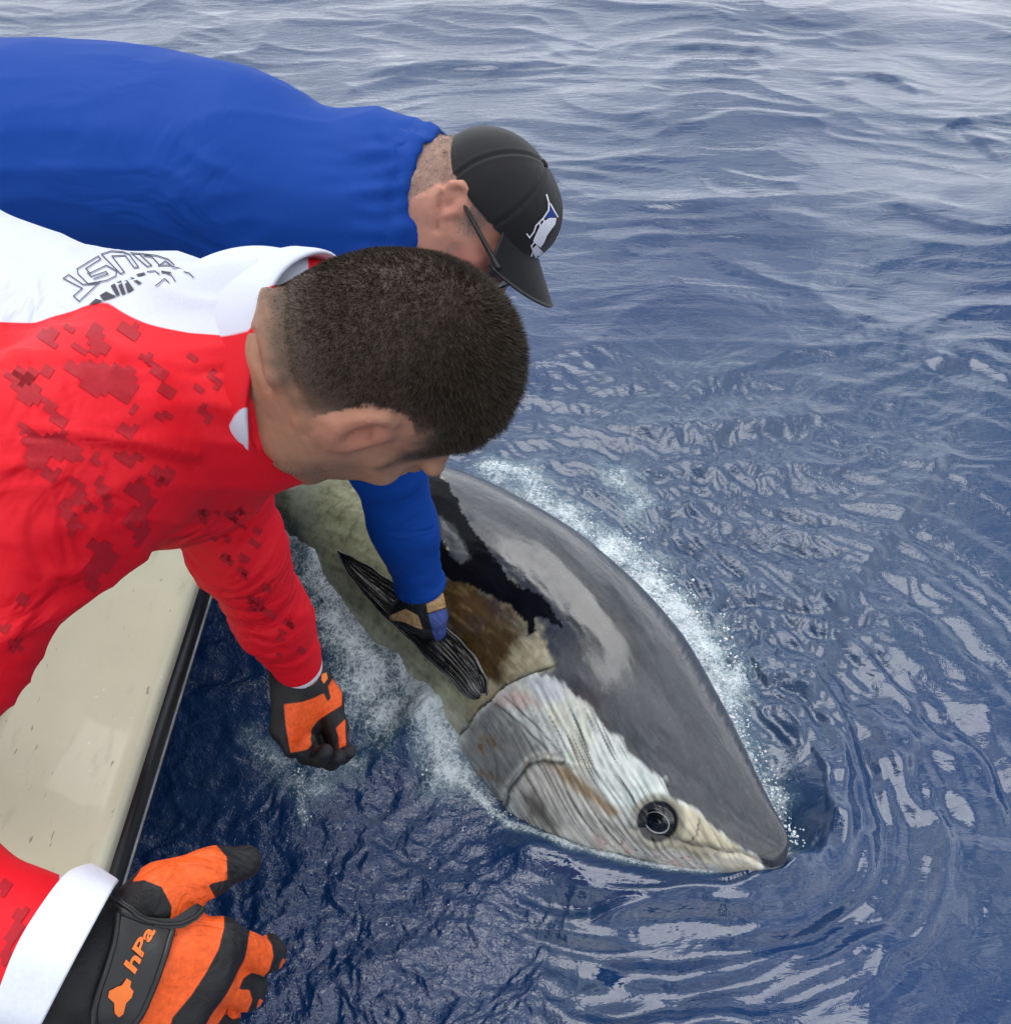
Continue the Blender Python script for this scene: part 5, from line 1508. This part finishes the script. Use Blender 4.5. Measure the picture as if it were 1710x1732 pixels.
decal('emblem_sail', sail, [list(range(len(sail)))], cap_bvh, m_thb, cap, 0.0012, 6)
fishb = zc([(1425, 800), (1415, 850), (1385, 890), (1350, 940), (1325, 1000), (1300, 1035), (1265, 1010), (1240, 980), (1262, 930), (1285, 880), (1320, 830), (1370, 800)])
decal('emblem_body', fishb, [list(range(len(fishb)))], cap_bvh, m_thw, cap, 0.0012, 6)
l1, l2 = stroke_polys([zc(a) for a in ([(1345, 618), (1362, 680), (1360, 740), (1320, 800), (1262, 860), (1245, 910), (1212, 955), (1190, 925)], [(1375, 690), (1405, 745), (1432, 790)], [(1290, 840), (1300, 900), (1290, 960)],
                               [(1320, 810), (1335, 870)], [(1250, 990), (1225, 1020), (1240, 1060), (1225, 1100)], [(1265, 1020), (1320, 1080), (1345, 1150), (1368, 1210)])], 2.2)
decal('emblem_outline', l1, l2, cap_bvh, m_thw, cap, 0.0018, 6)
beak = zc([(1262, 1015), (1310, 1060), (1345, 1140), (1320, 1110), (1290, 1118), (1260, 1125), (1245, 1090), (1240, 1040)])
decal('emblem_head', beak, [list(range(len(beak)))], cap_bvh, m_thw, cap, 0.0014, 6)

# sunglasses
m_frame = layered('black_plastic', (0.01, 0.01, 0.012), [], rough=0.25, coat=0.4)
m_lens, t, b = mat_new('smoked_lens')
b.inputs['Base Color'].default_value = (0.03, 0.022, 0.022, 1); b.inputs['Roughness'].default_value = 0.05; b.inputs['Coat Weight'].default_value = 0.5; b.inputs['Alpha'].default_value = 0.8
hq = lambda a, b_, c: BC + BSc * (Br * a + Bf * b_ + Bu * c)
tp = [hq(.080, -.016, .006), hq(.081, .02, .006), hq(.078, .060, .004), hq(.070, .098, .002)]
gl_o = make_mesh('sunglasses', *tube(smooth_curve(tp, 16), np.linspace(0.0025, 0.0042, 16), 8), m_frame, blue)
tp = [hq(-.080, -.016, .006), hq(-.081, .02, .006), hq(-.078, .060, .004), hq(-.070, .098, .002)]
make_mesh('temple', *tube(smooth_curve(tp, 16), np.linspace(0.0025, 0.0042, 16), 8), m_frame, gl_o)
for e in (-1, 1):
    aa = np.linspace(0, 2 * math.pi, 40, endpoint=False)
    sx_ = np.sign(np.cos(aa)) * np.abs(np.cos(aa)) ** 0.7 * 0.030; sy_ = np.sign(np.sin(aa)) * np.abs(np.sin(aa)) ** 0.75 * 0.021
    rimp = np.array([hq(e * 0.038 + x, .118 - 6.0 * (e * 0.038 + x) ** 2, -.006 + y) for x, y in zip(sx_, sy_)])
    make_mesh('rim', *tube(rimp, 0.0016, 8, True), m_frame, gl_o)
    cenl = hq(e * .038, .1115, -.006)
    Vl = np.concatenate([[cenl]] + [cenl + (rimp - cenl) * s_ for s_ in (0.35, 0.7, 1.0)])
    Fl = [[0, 1 + (k + 1) % 40, 1 + k] for k in range(40)] + [[1 + r0 * 40 + k, 1 + r0 * 40 + (k + 1) % 40, 1 + (r0 + 1) * 40 + (k + 1) % 40, 1 + (r0 + 1) * 40 + k] for r0 in range(2) for k in range(40)]
    make_mesh('lens', Vl, Fl, m_lens, gl_o)
make_mesh('bridge', *tube(smooth_curve([hq(-.010, .1165, .0), hq(0, .121, .004), hq(.010, .1165, .0)], 8), 0.0022, 8), m_frame, gl_o)

# shirt
vs = Vol((-1.30, 1.02, 0.26), (-0.02, 1.86, 1.50), 0.0068)
vs.chain(spine_b, [0.115, 0.130, 0.152, 0.160, 0.160, 0.158, 0.155, 0.15], 0.05, (unit([0, 1, 0]), 1.06))
vs.cap(spine_b[1] + [0, 0.03, -0.01], spine_b[2] + [0, 0.04, 0.0], 0.10, 0.125, 0.06)
vs.cap(B_NB + nkb * 0.030, spine_b[0], 0.082, 0.10, 0.05)
vs.cap(B_NB + nkb * 0.06, B_RS, 0.085, 0.080, 0.06); vs.cap(B_NB + nkb * 0.06, B_LS, 0.08, 0.075, 0.05); vs.cap(B_RS, spine_b[2], 0.08, 0.12, 0.06)
vs.chain([B_RS, B_RS * 0.45 + B_RE * 0.55, B_RE], [0.082, 0.076, 0.070], 0.05)
bd_ = unit(B_RW - B_RE)
vs.chain([B_RE, B_RE * 0.5 + B_RW * 0.5, B_RW + bd_ * 0.01], [0.070, 0.062, 0.046], 0.03)
vs.apply(B_RW - 0.10, B_RW + 0.10, lambda p: -((p - (B_RW - bd_ * 0.012)) @ bd_), 0.005, 'sub')
vs.chain([B_LS, B_LE, B_LW - unit(B_LW - B_LE) * 0.03], [0.080, 0.065, 0.045], 0.04)
sv_, sf_ = vs.mesh(3)
sn_ = vnormals(sv_, sf_); sp_ = proj(sv_); svis = (sn_ * (CAM - sv_)).sum(1) > 0
la = along(sv_, B_RE, B_RW); near_l = np.exp(-(np.linalg.norm(np.cross(sv_ - B_RE, bd_), axis=1) / 0.10) ** 4) * sstep(-0.6, 0.0, la)
dsp = near_l * (0.004 * noise2(la * 7 + noise3(sv_ * 7, 41), noise3(sv_ * 5, 42), 43) + 0.006 * np.exp(-((la - 0.93) / 0.035) ** 2) + 0.005 * np.exp(-((la - 0.80) / 0.05) ** 2) * noise3(sv_ * 18, 44))
dsp = dsp + (1 - near_l) * (0.004 * noise3(sv_ * 4, 45) + 0.0035 * (1 - np.abs(noise2(sv_[:, 0] * 5 + 1.5 * noise3(sv_ * 4, 61), sv_[:, 2] * 14 + sv_[:, 1] * 9, 62))) ** 3)
ncol = sstep(0.20, 0.05, np.linalg.norm(sv_ - (B_NB + nkb * 0.01), axis=1))
dsp = dsp + ncol * 0.007 * noise2(sp_[:, 1] / 22 + noise3(sv_ * 8, 46), sp_[:, 0] / 90, 47)
for ln_, wd_, am_ in (([(690, 262), (700, 300), (706, 350), (712, 390)], 5, -0.006), ([(668, 300), (660, 345), (658, 390)], 8, -0.004), ([(640, 235), (676, 256), (690, 262)], 6, -0.005)):
    d_, _, _ = line_d(sp_, ln_); dsp = dsp + am_ * np.exp(-(d_ / wd_) ** 2) * svis
sv_ = sv_ + sn_ * dsp[:, None]
m_blue = layered('royal_blue_shirt', srgb(4, 62, 148), [], rough=0.65, spec=0.2, grain=500, grain_amt=0.08, bump_s=[(800, 0.12, 0.0004), (9, 0.18, 0.012)], sheen=0.0, wrinkle=(7, 0.32, 0.012, (0.8, 1.0, 1.3), (0.5, 0.3, 0.3)))
blue_shirt = make_mesh('shirt', sv_, sf_, m_blue, blue)
# bunched collar
cen = B_NB - nkb * 0.016; cx1 = unit(Br - nkb * (Br @ nkb)); cy1 = np.cross(nkb, cx1)
ca = np.linspace(0, 2 * math.pi, 96, endpoint=False)
V = []
lump = 0.006 * noise2(np.cos(ca) * 3, np.sin(ca) * 3, 48) + 0.004 * noise2(np.cos(ca) * 7, np.sin(ca) * 7, 49)
for k_, (off_, rad0) in enumerate([(0.050, 0.098), (0.030, 0.100), (0.018, 0.097), (0.008, 0.0995), (-0.004, 0.096), (-0.010, 0.090), (-0.004, 0.084), (0.03, 0.082)]):
    V.append(cen + nkb * (off_ + lump * 0.8)[:, None] + (rad0 + lump * (1 if k_ < 6 else 0))[:, None] * (np.cos(ca)[:, None] * cx1 + np.sin(ca)[:, None] * cy1))
make_mesh('collar', np.concatenate(V), grid_faces(8, 96, True), m_blue, blue_shirt)
kn = P(706, 252, 1.46)
vk = Vol(kn - 0.05, kn + 0.05, 0.003)
for k_ in range(7):
    q = kn + rng.normal(0, 0.011, 3); vk.ell(q, (camdir(1, 0.4 * rng.normal(), 0), camdir(0, 1, 0.3), camdir(0, 0, 1)), (0.016, 0.010, 0.012), 0.004)
make_mesh('bunched_cloth', *vk.mesh(1), m_blue, blue_shirt)

# glove closed on the fin
fx_, fy_, fz_ = frame(camdir(-0.12, -0.86, -0.48), camdir(0.93, -0.25, 0.20))
GO = B_RW + bd_ * 0.004 - FWD * 0.025
fing = [curl((.074, .018, .002), (.042, .030, .024), (38, 55, 45), -0.15), curl((.074, -.004, .004), (.044, .030, .024), (44, 58, 45), -0.25), curl((.068, -.026, .002), (.042, .030, .024), (46, 60, 50), -0.35), curl((.058, -.044, -.002), (.038, .026, .022), (34, 62, 50), -0.5)]
thumb_ = [(.014, .022, -.006), (.050, .036, -.004), (.086, .040, -.012), (.116, .036, -.026)]
vg = Vol(GO - 0.17, GO + 0.17, 0.003)
hand_volume(vg, GO, fx_, fy_, fz_, fing, thumb_, -bd_, rf=0.0150, rw=0.038)
gv, gf = vg.mesh(2); gn = vnormals(gv, gf); gp = proj(gv)
gv = gv + gn * (0.0012 * noise3(gv * 55, 54))[:, None]
zg = lambda a: [(560 + x / 4.275, 880 + y / 4.275) for x, y in a]
m_bglove = glove_mat('glove_black_tan_blue', (0.010, 0.010, 0.012), [('tan', srgb(176, 142, 100), 1.0), ('blue', srgb(66, 84, 150), 1.0), ('tip', srgb(214, 140, 128), 1.0)])
glove_b = make_mesh('glove', gv, gf, m_bglove, blue, {
    'tan': np.maximum(poly_sd(gp, zg([(680, 540), (820, 440), (860, 440), (860, 620), (700, 672)])), poly_sd(gp, zg([(425, 690), (540, 640), (630, 690), (665, 790), (610, 775), (540, 740), (430, 720)]))),
    'blue': poly_sd(gp, zg([(702, 680), (860, 628), (870, 760), (840, 920), (780, 920), (740, 830)])),
    'tip': 11 - np.hypot(gp[:, 0] - 668, gp[:, 1] - 1075)})
gb = bvh_of(gv, gf)
m_green = layered('green_piping', srgb(70, 170, 90), [], rough=0.5)
a1, a2 = stroke_polys([zg([(500, 515), (545, 560), (592, 600)])], 4)
decal('stripe', a1, a2, gb, m_green, glove_b, 0.0012, 8)
legs(blue, np.array([-1.08, 1.42, 1.0]), 0.092, m_trou, m_shoe)

# ------------------------------------------------------------------ froth and drops thrown up along the fish
ico_v = np.array([(0, 0, 1), (.894, 0, .447), (.276, .851, .447), (-.724, .526, .447), (-.724, -.526, .447), (.276, -.851, .447), (.724, .526, -.447), (-.276, .851, -.447), (-.894, 0, -.447), (-.276, -.851, -.447), (.724, -.526, -.447), (0, 0, -1)])
ico_f = np.array([(0, 1, 2), (0, 2, 3), (0, 3, 4), (0, 4, 5), (0, 5, 1), (1, 6, 2), (2, 7, 3), (3, 8, 4), (4, 9, 5), (5, 10, 1), (6, 7, 2), (7, 8, 3), (8, 9, 4), (9, 10, 5), (10, 6, 1), (11, 7, 6), (11, 8, 7), (11, 9, 8), (11, 10, 9), (11, 6, 10)])
g_ = np.random.default_rng(3)
cent = []; radb = []


def froth(line, wd, n, zmax, rmin=0.0012, rmax=0.0050, off=0.0):
    ln = smooth_curve(line, 200)
    tg = np.gradient(ln, axis=0); tg /= np.linalg.norm(tg, axis=1)[:, None]
    for _ in range(n):
        k = g_.integers(0, 200)
        cl = 0.5 + 0.5 * math.sin(k * 0.35 + 1.7 * math.sin(k * 0.11))
        if g_.random() > 0.25 + 0.75 * cl:
            continue
        q = ln[k] + np.array([tg[k][1], -tg[k][0]]) * (off + g_.normal(0, wd)) + g_.normal(0, 3, 2)
        p = ground(q[0], q[1], abs(g_.normal(0, zmax)))
        cent.append(p); radb.append(g_.uniform(rmin, rmax) ** 1.0 * g_.choice([0.5, 0.7, 1.0], p=[0.5, 0.35, 0.15]))


froth([(900, 838), (1000, 905), (1060, 965), (1120, 1030), (1180, 1110), (1225, 1200), (1268, 1290), (1300, 1345)], 14, 900, 0.008, off=8)
froth([(1030, 930), (1100, 1005), (1170, 1080), (1215, 1160)], 24, 700, 0.010, off=18)
froth([(500, 850), (545, 930), (600, 1020), (660, 1110), (715, 1200), (765, 1295)], 26, 1000, 0.006)
froth([(765, 1300), (860, 1388), (960, 1432), (1060, 1462), (1180, 1486), (1280, 1478), (1330, 1455)], 5, 700, 0.003, 0.0008, 0.0026)
froth([(505, 1300), (510, 1340), (514, 1390)], 6, 90, 0.010, 0.001, 0.003)
froth([(1300, 1335), (1330, 1390), (1350, 1430)], 9, 130, 0.006)
froth([(560, 1000), (620, 1130), (680, 1230)], 60, 420, 0.005, 0.0008, 0.003)
froth([(450, 1400), (700, 1500), (900, 1600)], 150, 160, 0.003, 0.0008, 0.0022)
froth([(1080, 800), (1300, 800), (1550, 760)], 60, 70, 0.003, 0.001, 0.0025)
cent = np.array(cent); radb = np.array(radb)
V = (cent[:, None, :] + radb[:, None, None] * ico_v[None]).reshape(-1, 3)
F = (np.arange(len(cent))[:, None, None] * 12 + ico_f[None]).reshape(-1, 3)
m_froth, t, b = mat_new('froth')
b.inputs['Base Color'].default_value = (0.72, 0.78, 0.82, 1); b.inputs['Roughness'].default_value = 0.25
b.inputs['Subsurface Weight'].default_value = 0.3; b.inputs['Subsurface Scale'].default_value = 0.01
fo = make_mesh('foam', V, F, m_froth)
fo['kind'] = 'stuff'; fo['label'] = 'white froth and drops along the waterline of the fish'; fo['category'] = 'foam'
for o in list(bpy.data.objects):
    if '_o' in o:
        del o['_o']
